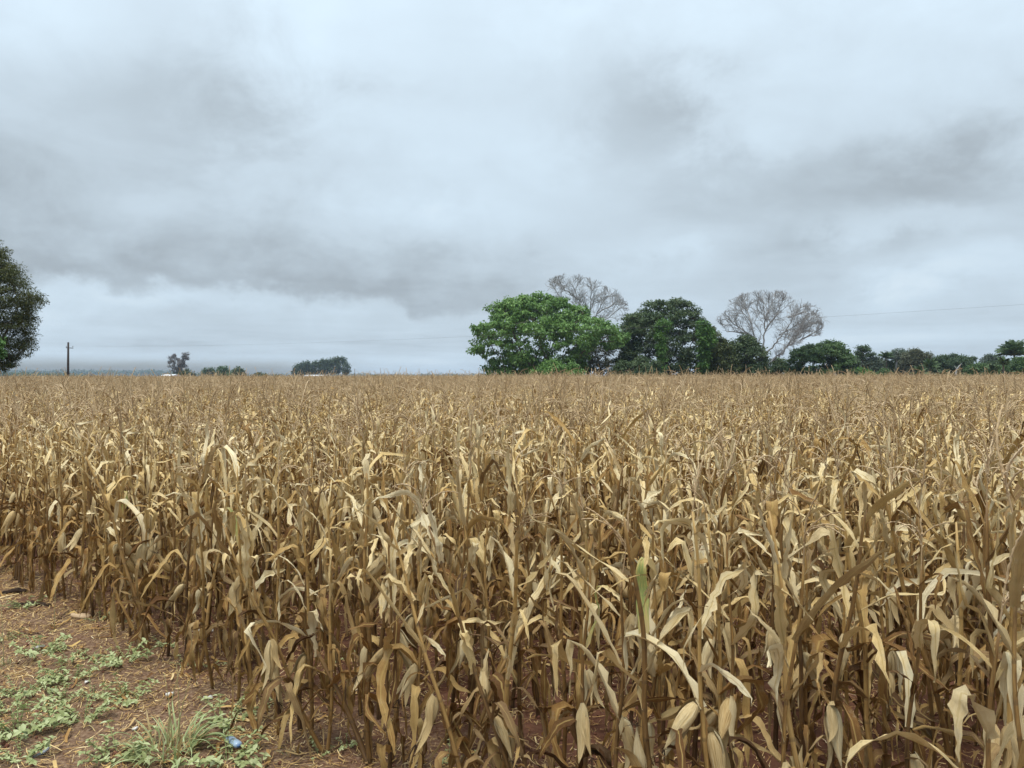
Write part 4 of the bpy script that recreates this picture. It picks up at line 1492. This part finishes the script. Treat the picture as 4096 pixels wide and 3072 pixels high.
for i in range(NIND):
    x, y = pos[i]
    u = uu_[i]
    front = i in rank
    green = 0
    ne = None if not front else int(rl.random() < 0.9) + int(rl.random() < 0.15)
    if u < 1250:
        grp = 'corn plants on the left'
    elif u < 2700:
        grp = 'corn plants in the middle'
    else:
        grp = 'corn plants on the right'
    if i in GREEN_AT:
        green, zone = GREEN_AT[i]
    elif front:
        zone = 'dry corn plant, %s from the left in the front row, %s' % (ORD[rank[i]], ('without an ear', 'with one pale ear', 'with two pale ears')[ne])
    elif depth_in[i] < 0.7:
        zone = {'l': 'dry corn plant in the second row beside the weedy soil', 'm': 'dry corn plant in the second row of the middle foreground', 'r': 'dry corn plant in the second row at lower right'}[grp[grp.index(' the ') + 5]]
    else:
        zone = {'l': 'dry corn plant standing behind the front rows on the left', 'm': 'dry corn plant in the dense middle foreground', 'r': 'dry corn plant in the dense stand at right'}[grp[grp.index(' the ') + 5]]
    lean = abs(rl.normal(0, 0.06)) if rl.random() > 0.09 else rl.uniform(0.2, 0.5)
    sc = rl.uniform(0.90, 1.05) * (0.97 if front else 1.0)
    plant_objects((x, y, float(gz(x, y)) - 0.01), np.random.default_rng(5000 + i), zone, grp, lean, rl.uniform(0, 6.28), sc, green,
                  tassel=0.5, silk=front, ears=ne)

# plants that stand out one by one
for k, (u, v, lab, lean, laz, kw) in enumerate((
        (1290, 3020, 'snapped corn stalk leaning left over the bare soil', 0.38, 3.5, dict(ears=1, nleaf=5, tassel=False)),
        (1480, 3060, 'broken corn stalk tilted steeply at the bottom of the field edge', 0.55, 2.7, dict(stub=True, ears=0, nleaf=4)),
        (1120, 2900, 'short broken corn stub with a fat hanging ear', 0.15, 3.4, dict(stub=True, ears=1, nleaf=4)),
        (1560, 3060, 'short corn stub with a torn top in the front row', 0.1, 0.4, dict(stub=True, ears=0, nleaf=3)),
)):
    x, y, z = on_ground(u, v)
    plant_objects((x, y, z - 0.01), np.random.default_rng(9000 + k), lab, None, lean, laz, 1.0, **kw)

# the rest of the crop, beyond counting: one object of instanced plants
lib = bpy.data.collections.new('corn_variants')
rv = np.random.default_rng(404)
NV, NP = 14, 5
for i in range(NV):
    acc = Acc()
    plant_joined(acc, rv)
    lib.objects.link(bpy.data.objects.new('variant_%02d' % i, acc.mesh('corn_variant', CMATS, True)))
PATCH = 3.0
for i in range(NP):
    acc = Acc()
    for a in np.arange(0.25, PATCH, 0.5):
        for b in np.arange(0.12, PATCH, 0.25):
            p = np.array([a, b]) + rv.normal(0, 0.05, 2) - PATCH / 2
            sc = rv.uniform(0.92, 1.1)
            M = Matrix.Translation((p[0], p[1], 0)) @ Matrix.Rotation(rv.uniform(0, 6.28), 4, 'Z') @ Matrix.Rotation(rv.normal(0, 0.07), 4, 'Y') @ Matrix.Scale(sc, 4)
            plant_joined(acc, rv, np.array(M), light=True)
    lib.objects.link(bpy.data.objects.new('variant_%02d' % (NV + i), acc.mesh('corn_patch', CMATS, True)))

rest = pos[NIND:]
nr = len(rest)
pz = gz(rest[:, 0], rest[:, 1])
px_, py_ = [], []
for y in np.arange(NEAR_END + PATCH / 2 - 0.3, 330, PATCH):
    hw = TANH * y + 6
    for x in np.arange(-hw, hw, PATCH):
        if y > 112 and x / y > (1900 - 2048) / FPX and y > 112 + 60 * ((x / y) > 0.42):
            continue
        px_.append(x)
        py_.append(y)
px_, py_ = np.array(px_), np.array(py_)
PP = np.concatenate([np.column_stack([rest, pz]), np.column_stack([px_, py_, rise(px_, py_)])])
nt_ = len(PP)
rot = np.zeros((nt_, 3))
rot[:nr, 0] = rf.normal(0, 0.055, nr)
rot[:nr, 1] = rf.normal(0, 0.055, nr)
rot[:nr, 2] = rf.uniform(0, 6.28, nr)
lodged = rf.random(nr) < 0.07
rot[:nr, 0] = np.where(lodged, rf.normal(0, 0.3, nr), rot[:nr, 0])
rot[:nr, 1] = np.where(lodged, rf.normal(0, 0.3, nr), rot[:nr, 1])
rot[nr:, 2] = rf.integers(0, 4, nt_ - nr) * math.pi / 2
scl = np.concatenate([rf.uniform(0.92, 1.07, nr) * (0.95 + 0.06 * sstep(rest[:, 1], 9, 16)), rf.uniform(0.90, 1.10, nt_ - nr)])
vid = np.concatenate([rf.integers(0, NV, nr), NV + rf.integers(0, NP, nt_ - nr)])
me = bpy.data.meshes.new('corn_field')
me.vertices.add(nt_)
me.vertices.foreach_set('co', PP.astype(np.float32).ravel())
me.attributes.new('rot', 'FLOAT_VECTOR', 'POINT').data.foreach_set('vector', rot.astype(np.float32).ravel())
me.attributes.new('scl', 'FLOAT', 'POINT').data.foreach_set('value', scl.astype(np.float32))
me.attributes.new('vid', 'INT', 'POINT').data.foreach_set('value', vid.astype(np.int32))
me.update()
corn = tag(link('corn_field', me), 'rest of the dry tan cornfield reaching to the trees', kind='stuff')
ng = bpy.data.node_groups.new('corn_scatter', 'GeometryNodeTree')
ng.interface.new_socket('Geometry', in_out='INPUT', socket_type='NodeSocketGeometry')
ng.interface.new_socket('Geometry', in_out='OUTPUT', socket_type='NodeSocketGeometry')
gi, go = ng.nodes.new('NodeGroupInput'), ng.nodes.new('NodeGroupOutput')
ci = ng.nodes.new('GeometryNodeCollectionInfo')
ci.inputs['Collection'].default_value = lib
ci.inputs['Separate Children'].default_value = True
ci.inputs['Reset Children'].default_value = True
iop = ng.nodes.new('GeometryNodeInstanceOnPoints')
iop.inputs['Pick Instance'].default_value = True


def named(nm, ty):
    nd = ng.nodes.new('GeometryNodeInputNamedAttribute')
    nd.data_type = ty
    nd.inputs['Name'].default_value = nm
    return nd.outputs['Attribute']


ng.links.new(gi.outputs[0], iop.inputs['Points'])
ng.links.new(ci.outputs[0], iop.inputs['Instance'])
ng.links.new(named('vid', 'INT'), iop.inputs['Instance Index'])
e2r = ng.nodes.new('FunctionNodeEulerToRotation')
ng.links.new(named('rot', 'FLOAT_VECTOR'), e2r.inputs[0])
ng.links.new(e2r.outputs[0], iop.inputs['Rotation'])
ng.links.new(named('scl', 'FLOAT'), iop.inputs['Scale'])
ng.links.new(iop.outputs[0], go.inputs[0])
corn.modifiers.new('scatter', 'NODES').node_group = ng

# ------------------------------------------------------------------ ground litter and weeds
def straw(n, seed, region, Lr, Wr, mat, name, label, lift=0.01):
    rng = np.random.default_rng(seed)
    P = []
    while len(P) < n:
        x, y = rng.uniform(region[0], region[1]), rng.uniform(region[2], region[3])
        dd = x * EN[0] + y * EN[1] - E0
        dens = 0.35 + 0.65 * (vnoise(x * 2.2, y * 2.2, 3) + 0.5)
        if dd > 0.2:
            dens *= 0.55
        if rng.random() < dens:
            P.append((x, y))
    P = np.array(P)
    a = rng.uniform(0, 6.28, n)
    L, W = rng.uniform(*Lr, n), rng.uniform(*Wr, n)
    dx, dy = np.cos(a), np.sin(a)
    rows_ = []
    for t in (-0.5, 0.0, 0.5):
        cxx, cyy_ = P[:, 0] + dx * L * t - dy * L * 0.12 * (t * t * 4 - 1) * rng.normal(0, 0.6, n), P[:, 1] + dy * L * t + dx * L * 0.1 * (t * t * 4 - 1)
        z = gz(cxx, cyy_) + 0.004 + lift * rng.random(n) * (1.6 if t else 0.8)
        for sd in (-1, 1):
            rows_.append(np.stack([cxx - dy * W * sd * 0.5, cyy_ + dx * W * sd * 0.5, z + sd * W * 0.3 * rng.normal(0, 1, n)], -1))
    V = np.stack(rows_, 1).reshape(-1, 3)
    b = np.arange(n)[:, None] * 6
    F = np.concatenate([b + np.array([0, 1, 3, 2]), b + np.array([2, 3, 5, 4])])
    C = np.repeat(np.stack([np.clip(rng.normal(0.38, 0.22, n), 0, 1), rng.random(n), rng.random(n)], -1), 6, 0)
    return tag(link(name, mesh_np(name, V, F, [mat], C)), label, kind='stuff')


straw(70000, 61, (-5.6, 3.2, 2.0, 9.0), (0.015, 0.085), (0.0012, 0.0042), M_LEAF, 'straw_litter', 'broken straw scattered over the red soil')
straw(1500, 62, (-5.6, 3.5, 2.0, 9.0), (0.04, 0.16), (0.006, 0.018), M_LEAF, 'leaf_litter', 'fallen dry corn leaf scraps lying on the soil', 0.02)

rng = np.random.default_rng(63)


def crumbs():
    acc = Acc()
    ico = np.array([(0, 0, 1), (.9, 0, .1), (.2, .9, 0), (-.8, .5, .1), (-.7, -.6, 0), (.3, -.9, .1), (0, 0, -.6)])
    f = np.array([(0, 1, 2), (0, 2, 3), (0, 3, 4), (0, 4, 5), (0, 5, 1), (6, 2, 1), (6, 3, 2), (6, 4, 3), (6, 5, 4), (6, 1, 5)])
    for _ in range(3200):
        x, y = rng.uniform(-5.6, 2.5), rng.uniform(2.2, 8.6)
        s = 0.004 + 0.016 * rng.random() ** 3
        acc.add((ico * rng.uniform(0.7, 1.3, (7, 3))) * s + np.array([x, y, float(gz(x, y)) + s * 0.2]), f)
    return acc


M_CLOD = mat_plain('soil_clod', (0.11, 0.048, 0.03), (0.20, 0.09, 0.06), 9, 0.95, 0.05)
tag(link('soil_crumbs', crumbs().mesh('soil_crumbs', [M_CLOD], False)), 'crumbs of red earth strewn over the ground', kind='stuff')

M_WEED = mat_foliage('weed_leaf', (0.20, 0.235, 0.085), (0.37, 0.41, 0.175), (0.56, 0.60, 0.33), 0.25, 0.55)
M_GRASS = mat_foliage('grass_blade', (0.24, 0.30, 0.12), (0.44, 0.51, 0.24), (0.60, 0.66, 0.38), 0.3, 0.5)


def weed_leaf(L, W, rng, ti):
    s = np.linspace(0, 1, 6)
    w = W * np.sin(np.pi * (0.06 + 0.92 * s) ** 0.85) * 0.5
    z = -0.25 * L * s * s + 0.05 * L * s
    V = np.stack([np.stack([s * L, -w, z + w * 0.5], -1), np.stack([s * L, 0 * s, z], -1), np.stack([s * L, w, z + w * 0.5], -1)], 1).reshape(-1, 3)
    i = np.arange(5)[:, None] * 3
    j = np.arange(2)[None]
    F = np.stack([i + j, i + j + 1, i + 4 + j, i + 3 + j], -1).reshape(-1, 4)
    return V, F, np.broadcast_to(np.array([ti, rng.random(), 0.0]), (18, 3))


def sprig_mesh(rng, L, nl, leaf):
    acc = Acc()
    s = np.linspace(0, 1, 6)
    cur = rng.uniform(0.3, 0.9)
    P = np.stack([L * np.sin(cur * s) / cur * 0.9, 0 * s, L * s * (1 - 0.35 * s * cur)], -1)
    V, F = tube(P, 0.0022 * (1.2 - 0.6 * s), 4, False)
    acc.add(V, F, (0.3, 0.3, 0))
    ti = rng.random()
    for k in range(nl):
        t = (k + 1) / nl
        p = np.array([np.interp(t, s, P[:, q]) for q in range(3)])
        for sg in ((0, math.pi) if k < nl - 1 else (0, 1.6, 3.14, 4.7)):
            V, F, C = weed_leaf(leaf * rng.uniform(0.7, 1.2), leaf * rng.uniform(0.5, 0.72), rng, np.clip(ti + rng.normal(0, .2), 0, 1))
            M = frame(p, k * 1.57 + sg + rng.normal(0, 0.3), rng.uniform(-0.75, 0.15))
            acc.add(xf(V, M), F, C)
    return acc.mesh('sprig', [M_WEED], True)


rw = np.random.default_rng(88)
SPRIGS = [sprig_mesh(rw, rw.uniform(0.08, 0.15), int(rw.integers(4, 7)), rw.uniform(0.018, 0.034)) for _ in range(10)]


def blade_mesh(rng, L, W):
    s = np.linspace(0, 1, 9)
    a, b = rng.uniform(0.25, 1.0), rng.uniform(1.2, 2.5)
    th = a + (b - a) * s ** 1.6
    D = np.stack([np.sin(th), 0.12 * np.sin(s * 4), np.cos(th)], -1) * L / 8
    P = np.concatenate([[np.zeros(3)], np.cumsum(D[:-1], 0)])
    w = W * np.maximum(1 - s ** 2.5, 0) ** 0.8 * (0.6 + 0.4 * sstep(s, 0, .3)) * 0.5 + 0.0004
    Nn = np.stack([-np.cos(th), 0 * th, np.sin(th)], -1)
    V = np.stack([P + np.stack([0 * w, -w, 0 * w], -1) + Nn * (w * .5)[:, None], P, P + np.stack([0 * w, w, 0 * w], -1) + Nn * (w * .5)[:, None]], 1).reshape(-1, 3)
    i = np.arange(8)[:, None] * 3
    j = np.arange(2)[None]
    F = np.stack([i + j, i + j + 1, i + 4 + j, i + 3 + j], -1).reshape(-1, 4)
    C = np.broadcast_to(np.array([rng.random(), rng.random(), float(rng.random() < 0.15)]), (27, 3))
    return mesh_np('blade', V, F, [M_GRASS], C, True)


BLADES = [blade_mesh(rw, rw.uniform(0.14, 0.30), rw.uniform(0.007, 0.016)) for _ in range(14)]
WIDE = [blade_mesh(rw, rw.uniform(0.14, 0.22), rw.uniform(0.022, 0.034)) for _ in range(4)]


def weed(u, v, size_px, label, group=None):
    x, y, z = on_ground(u, v)
    R = size_px / FPX * y * 0.5
    root = thing('weed_plant', label, 'weed', (x, y, z - 0.004), group)
    n = int(np.clip(R / 0.0044, 6, 40))
    for k in range(n):
        a = k * 2.4 + rw.normal(0, 0.3)
        rr_ = R * 0.72 * math.sqrt(rw.random())
        px, py = rr_ * math.cos(a), rr_ * math.sin(a)
        sc = np.clip(R / 0.05, 0.65, 1.6) * rw.uniform(0.65, 1.15)
        zz = float(gz(x + px, y + py)) - z
        link('sprig', SPRIGS[int(rw.integers(10))], root, mat=frame((px, py, zz), a + rw.normal(0, .5), rw.uniform(0.0, 0.55), float(sc)))
    return root


def tuft(u, v, size_px, n, label, stems=0, wide=0):
    x, y, z = on_ground(u, v)
    R = size_px / FPX * y * 0.5
    root = thing('grass_tuft', label, 'grass', (x, y, z - 0.004))
    for k in range(n):
        a = rw.uniform(0, 6.28)
        rr_ = R * 0.62 * math.sqrt(rw.random())
        px, py = rr_ * math.cos(a), rr_ * math.sin(a)
        link('blade', BLADES[int(rw.integers(14))], root, mat=frame((px, py, float(gz(x + px, y + py)) - z), a + rw.normal(0, .8), rw.normal(0, .15), float(np.clip(R / 0.24, 0.3, 1.0) * rw.uniform(0.45, 1.15))))
    for k in range(wide):
        a = rw.uniform(-0.6, 0.9)
        link('blade', WIDE[k % 4], root, mat=frame((R * 0.5, 0.02 * k, 0.005), a, rw.normal(0, .1), 1.0))
    for k in range(stems):
        h = rw.uniform(0.30, 0.46)
        px, py = rw.normal(0, R * 0.3), rw.normal(0, R * 0.15)
        s = np.linspace(0, 1, 7)
        V, F = tube(np.stack([0.04 * s * s * rw.normal(), 0 * s, h * s], -1), 0.0026 * (1.2 - .8 * s), 4)
        link('flower_stem', mesh_np('flower_stem', V, F, [M_GRASS], np.full((len(V), 3), 0.6), True), root, loc=(px, py, 0))
    return root


def zw(x, y):
    return x * .497, 2300 + y * .497


WEEDS = [(30, 540, 60, 'small weed at the left edge beside the long grass'), (130, 985, 95, 'grey green weed near the left edge above the broad leafy mat'),
         (300, 650, 110, 'flat weed around the white scrap on the left'), (320, 920, 105, 'straggly pale weed left of the bright rosette'),
         (565, 850, 105, 'bright green weed rosette in the middle of the clearing'), (565, 700, 75, 'small weed just behind the bright rosette'),
         (700, 670, 50, 'tiny weed right of the small rosette'), (990, 700, 120, 'grey green weed clump close to the corn edge'),
         (1020, 1010, 115, 'fresh weed clump behind the grass tussock'), (650, 1175, 130, 'broad leaved light green weed left of the grass tussock'),
         (450, 1050, 85, 'thin grey weed between the rosette and the broad leaved one'), (730, 985, 85, 'grassy weed behind the broad leaved one'),
         (350, 1215, 65, 'small pale weed right of the leafy mat'), (120, 1300, 175, 'broad mat of leafy weed at the left edge'),
         (50, 1100, 105, 'weed cut by the left edge above the leafy mat'), (150, 1495, 125, 'small leaved weed in the bottom left corner'),
         (900, 1500, 150, 'leafy weed at the bottom left of the tussock'), (1830, 1520, 150, 'light green weed at the bottom below the blue bottle'),
         (1810, 1215, 125, 'weed with large leaves behind the blue bottle'), (1700, 1065, 60, 'pale sprig left of the large leaved weed'),
         (1930, 1140, 65, 'upright weed right of the large leaved one'), (2000, 1285, 60, 'thin weed right of the blue bottle'),
         (1680, 750, 42, 'lone seedling on red soil at the corn edge'), (1490, 730, 42, 'seedling beside the dark stalk base'),
         (1345, 580, 48, 'pale seedling between the front stalks'), (175, 265, 70, 'faint weed near the dark log'),
         (960, 385, 28, 'tiny seedling by the wood chip, right one'), (790, 375, 30, 'tiny seedling by the wood chip, left one')]
for x, y, s, lab in WEEDS:
    u, v = zw(x, y)
    weed(u, v, s * 0.497 * 1.4, lab)
for x, y, s, lab in ((590, 1040, 42, 'seedling on shaded red soil under the corn'), (150, 1155, 34, 'seedling at the foot of the front stalk'),
                     (640, 820, 32, 'small seedling deep among the stalks'), (510, 1530, 85, 'bright seedling at the bottom by the leaning stalk'),
                     (720, 1465, 38, 'seedling right of the leaning stalk'), (1480, 1575, 45, 'seedling at the bottom edge among stalks')):
    weed(1000 + x * .5425, 2200 + y * .5425, s * .5425 * 1.15, lab)
u, v = zw(1330, 1440)
tuft(u, v, 360, 120, 'large grass tussock with tall stems at the bottom left', 5, 5)
u, v = zw(30, 740)
tuft(u, v, 90, 26, 'long grass clump cut by the left edge', 1)
u, v = zw(430, 455)
tuft(u, v, 34, 9, 'little grass tuft in front of the wood chip', 1)
u, v = zw(500, 1000)
tuft(u, v, 50, 9, 'thin grass tuft in the middle of the clearing', 0)
tuft(1000 + 270 * .5425, 2200 + 1520 * .5425, 55, 8, 'small grass tuft at the base of the first stalks', 0)

# blue plastic bottle lying in the weeds
M_BLUE = mat_plain('blue_plastic', (0.27, 0.37, 0.48), (0.36, 0.46, 0.57), 14, 0.25, 0.5)
M_CAPB = mat_plain('blue_cap', (0.08, 0.16, 0.32), (0.12, 0.22, 0.4), 14, 0.35, 0.5)
u, v = zw(1865, 1385)
x, y, z = on_ground(u, v)
bot = thing('plastic_bottle', 'pale blue plastic bottle lying among the weeds', 'bottle', (x, y, z + 0.022))
bot.scale = (0.85, 0.62, 0.85)
bot.rotation_euler = (math.radians(86), 0, math.radians(42))
s = np.array([0, .003, .02, .06, .10, .135, .143, .148])
V, F = tube(np.stack([0 * s, 0 * s, s - .06], -1), [.022, .0265, .0275, .0268, .0275, .0265, .020, .013], 18)
link('body', mesh_np('body', V, F, [M_BLUE], smooth=True), bot)
V, F = tube([(0, 0, .085), (0, 0, .097)], [.0135, .0135], 12)
link('cap', mesh_np('cap', V, F, [M_CAPB]), bot)

M_PAPER = mat_plain('white_scrap', (0.62, 0.58, 0.52), (0.80, 0.77, 0.72), 25, 0.8, 0.2)
M_WOOD = mat_plain('split_wood', (0.50, 0.34, 0.20), (0.70, 0.52, 0.33), 12, 0.8, 0.2, 0.003, (1, 6, 1))
M_LOG = mat_plain('rotten_wood', (0.018, 0.012, 0.009), (0.07, 0.045, 0.032), 9, 0.95, 0.1, 0.01)
M_GREYP = mat_plain('grey_plastic', (0.20, 0.22, 0.25), (0.30, 0.32, 0.35), 9, 0.5, 0.4)


def scrap(name, label, cat, u, v, L, W, T, mat, rz, seed, curl=0.25):
    """a torn, slightly curled flat piece with real thickness"""
    r = np.random.default_rng(seed)
    x, y, z = on_ground(u, v)
    n = 12
    th = np.linspace(0, 2 * math.pi, n, endpoint=False)
    rad = 1 + r.normal(0, 0.16, n)
    px, py = np.cos(th) * L / 2 * rad, np.sin(th) * W / 2 * rad
    zz = curl * (px / L) ** 2 * W + r.normal(0, T * 0.3, n)
    top = np.stack([px, py, zz + T], -1)
    botm = np.stack([px, py, zz], -1)
    V = np.concatenate([top, botm, [[0, 0, T * 1.3], [0, 0, 0]]])
    i = np.arange(n)
    j = (i + 1) % n
    F = [np.stack([i, i + n, j + n, j], -1), np.concatenate([np.stack([np.full(n, 2 * n), i, j], -1), np.stack([np.full(n, 2 * n + 1), j + n, i + n], -1)])]
    o = link(name, mesh_np(name, V, F, [mat]), loc=(x, y, z + 0.006))
    o.rotation_euler = (r.normal(0, .12), r.normal(0, .12), rz)
    tag(o, label, cat)


for k, (nm, lab, cat, p, L, W, T, mt, rz) in enumerate((
        ('wood_chip', 'pale flat wood chip at the foot of the front corn row', 'wood chip', zw(635, 350), 0.17, 0.07, 0.018, M_WOOD, 0.1),
        ('paper_scrap', 'white scrap in the weeds on the left', 'litter', zw(310, 600), 0.07, 0.035, 0.012, M_PAPER, 0.3),
        ('paper_scrap', 'white scrap behind the grass tussock', 'litter', zw(1362, 990), 0.045, 0.035, 0.016, M_PAPER, 0.8),
        ('husk_scrap', 'small cream husk scrap right of the white one', 'litter', zw(1668, 1012), 0.055, 0.025, 0.01, M_PAPER, 0.2),
        ('paper_scrap', 'tiny white crumb near the bright weed rosette', 'litter', zw(690, 880), 0.035, 0.02, 0.008, M_PAPER, 1.2),
        ('paper_scrap', 'tiny white scrap among the tussock leaves', 'litter', zw(1075, 1265), 0.03, 0.02, 0.01, M_PAPER, 0.2),
        ('husk_scrap', 'cream husk scrap on red soil inside the corn', 'litter', zw(1650, 470), 0.16, 0.03, 0.012, M_PAPER, 0.35),
        ('plastic_sliver', 'grey plastic sliver in the bottom left corner', 'litter', zw(325, 1460), 0.085, 0.025, 0.008, M_GREYP, 1.2),
        ('wood_chip', 'cream chip at the foot of the front stalks', 'wood chip', (1000 + 160 * .5425, 2200 + 970 * .5425), 0.05, 0.025, 0.012, M_WOOD, 0.1))):
    scrap(nm, lab, cat, p[0], p[1], L, W, T, mt, rz, 300 + k)
for k, (u, v, L, r_, rz, lab) in enumerate((zw(110, 150) + (0.17, 0.022, 0.15, 'dark rotten log near the left edge of the crop'),
                                            zw(250, 250) + (0.32, 0.016, -0.2, 'thin dark stick in front of the rotten log'))):
    x, y, z = on_ground(u, v)
    r = np.random.default_rng(700 + k)
    s = np.linspace(-.5, .5, 9)
    V, F = tube(np.stack([s * L, 0.02 * np.sin(s * 5), 0.008 * np.cos(s * 7)], -1), r_ * (1 + r.normal(0, .12, 9)), 9)
    V = V + r.normal(0, r_ * 0.08, V.shape)
    o = tag(link('rotten_log', mesh_np('rotten_log', V, F, [M_LOG]), loc=(x, y, z + r_ * 0.6)), lab, 'log')
    o.rotation_euler = (0, 0, rz)

# ------------------------------------------------------------------ haze
def haze_box():
    m = bpy.data.materials.new('haze_air')
    m.use_nodes = True
    w = NT(m.node_tree)
    w.n.clear()
    out = w.node('ShaderNodeOutputMaterial')
    pv = w.node('ShaderNodeVolumePrincipled')
    pv.inputs['Color'].default_value = (0.62, 0.80, 1.0, 1)
    pv.inputs['Density'].default_value = 0.00016
    pv.inputs['Anisotropy'].default_value = 0.2
    w.l.new(pv.outputs[0], out.inputs['Volume'])
    a, zb, zt = 3100.0, -1.2, 34.0
    V = [(x, y, z) for z in (zb, zt) for x, y in ((-a, -a), (a, -a), (a, a), (-a, a))]
    F = np.array([(0, 3, 2, 1), (4, 5, 6, 7), (0, 1, 5, 4), (1, 2, 6, 5), (2, 3, 7, 6), (3, 0, 4, 7)])
    tag(link('haze', mesh_np('haze', V, F, [m])), 'pale blue air over the whole field', kind='stuff')


haze_box()
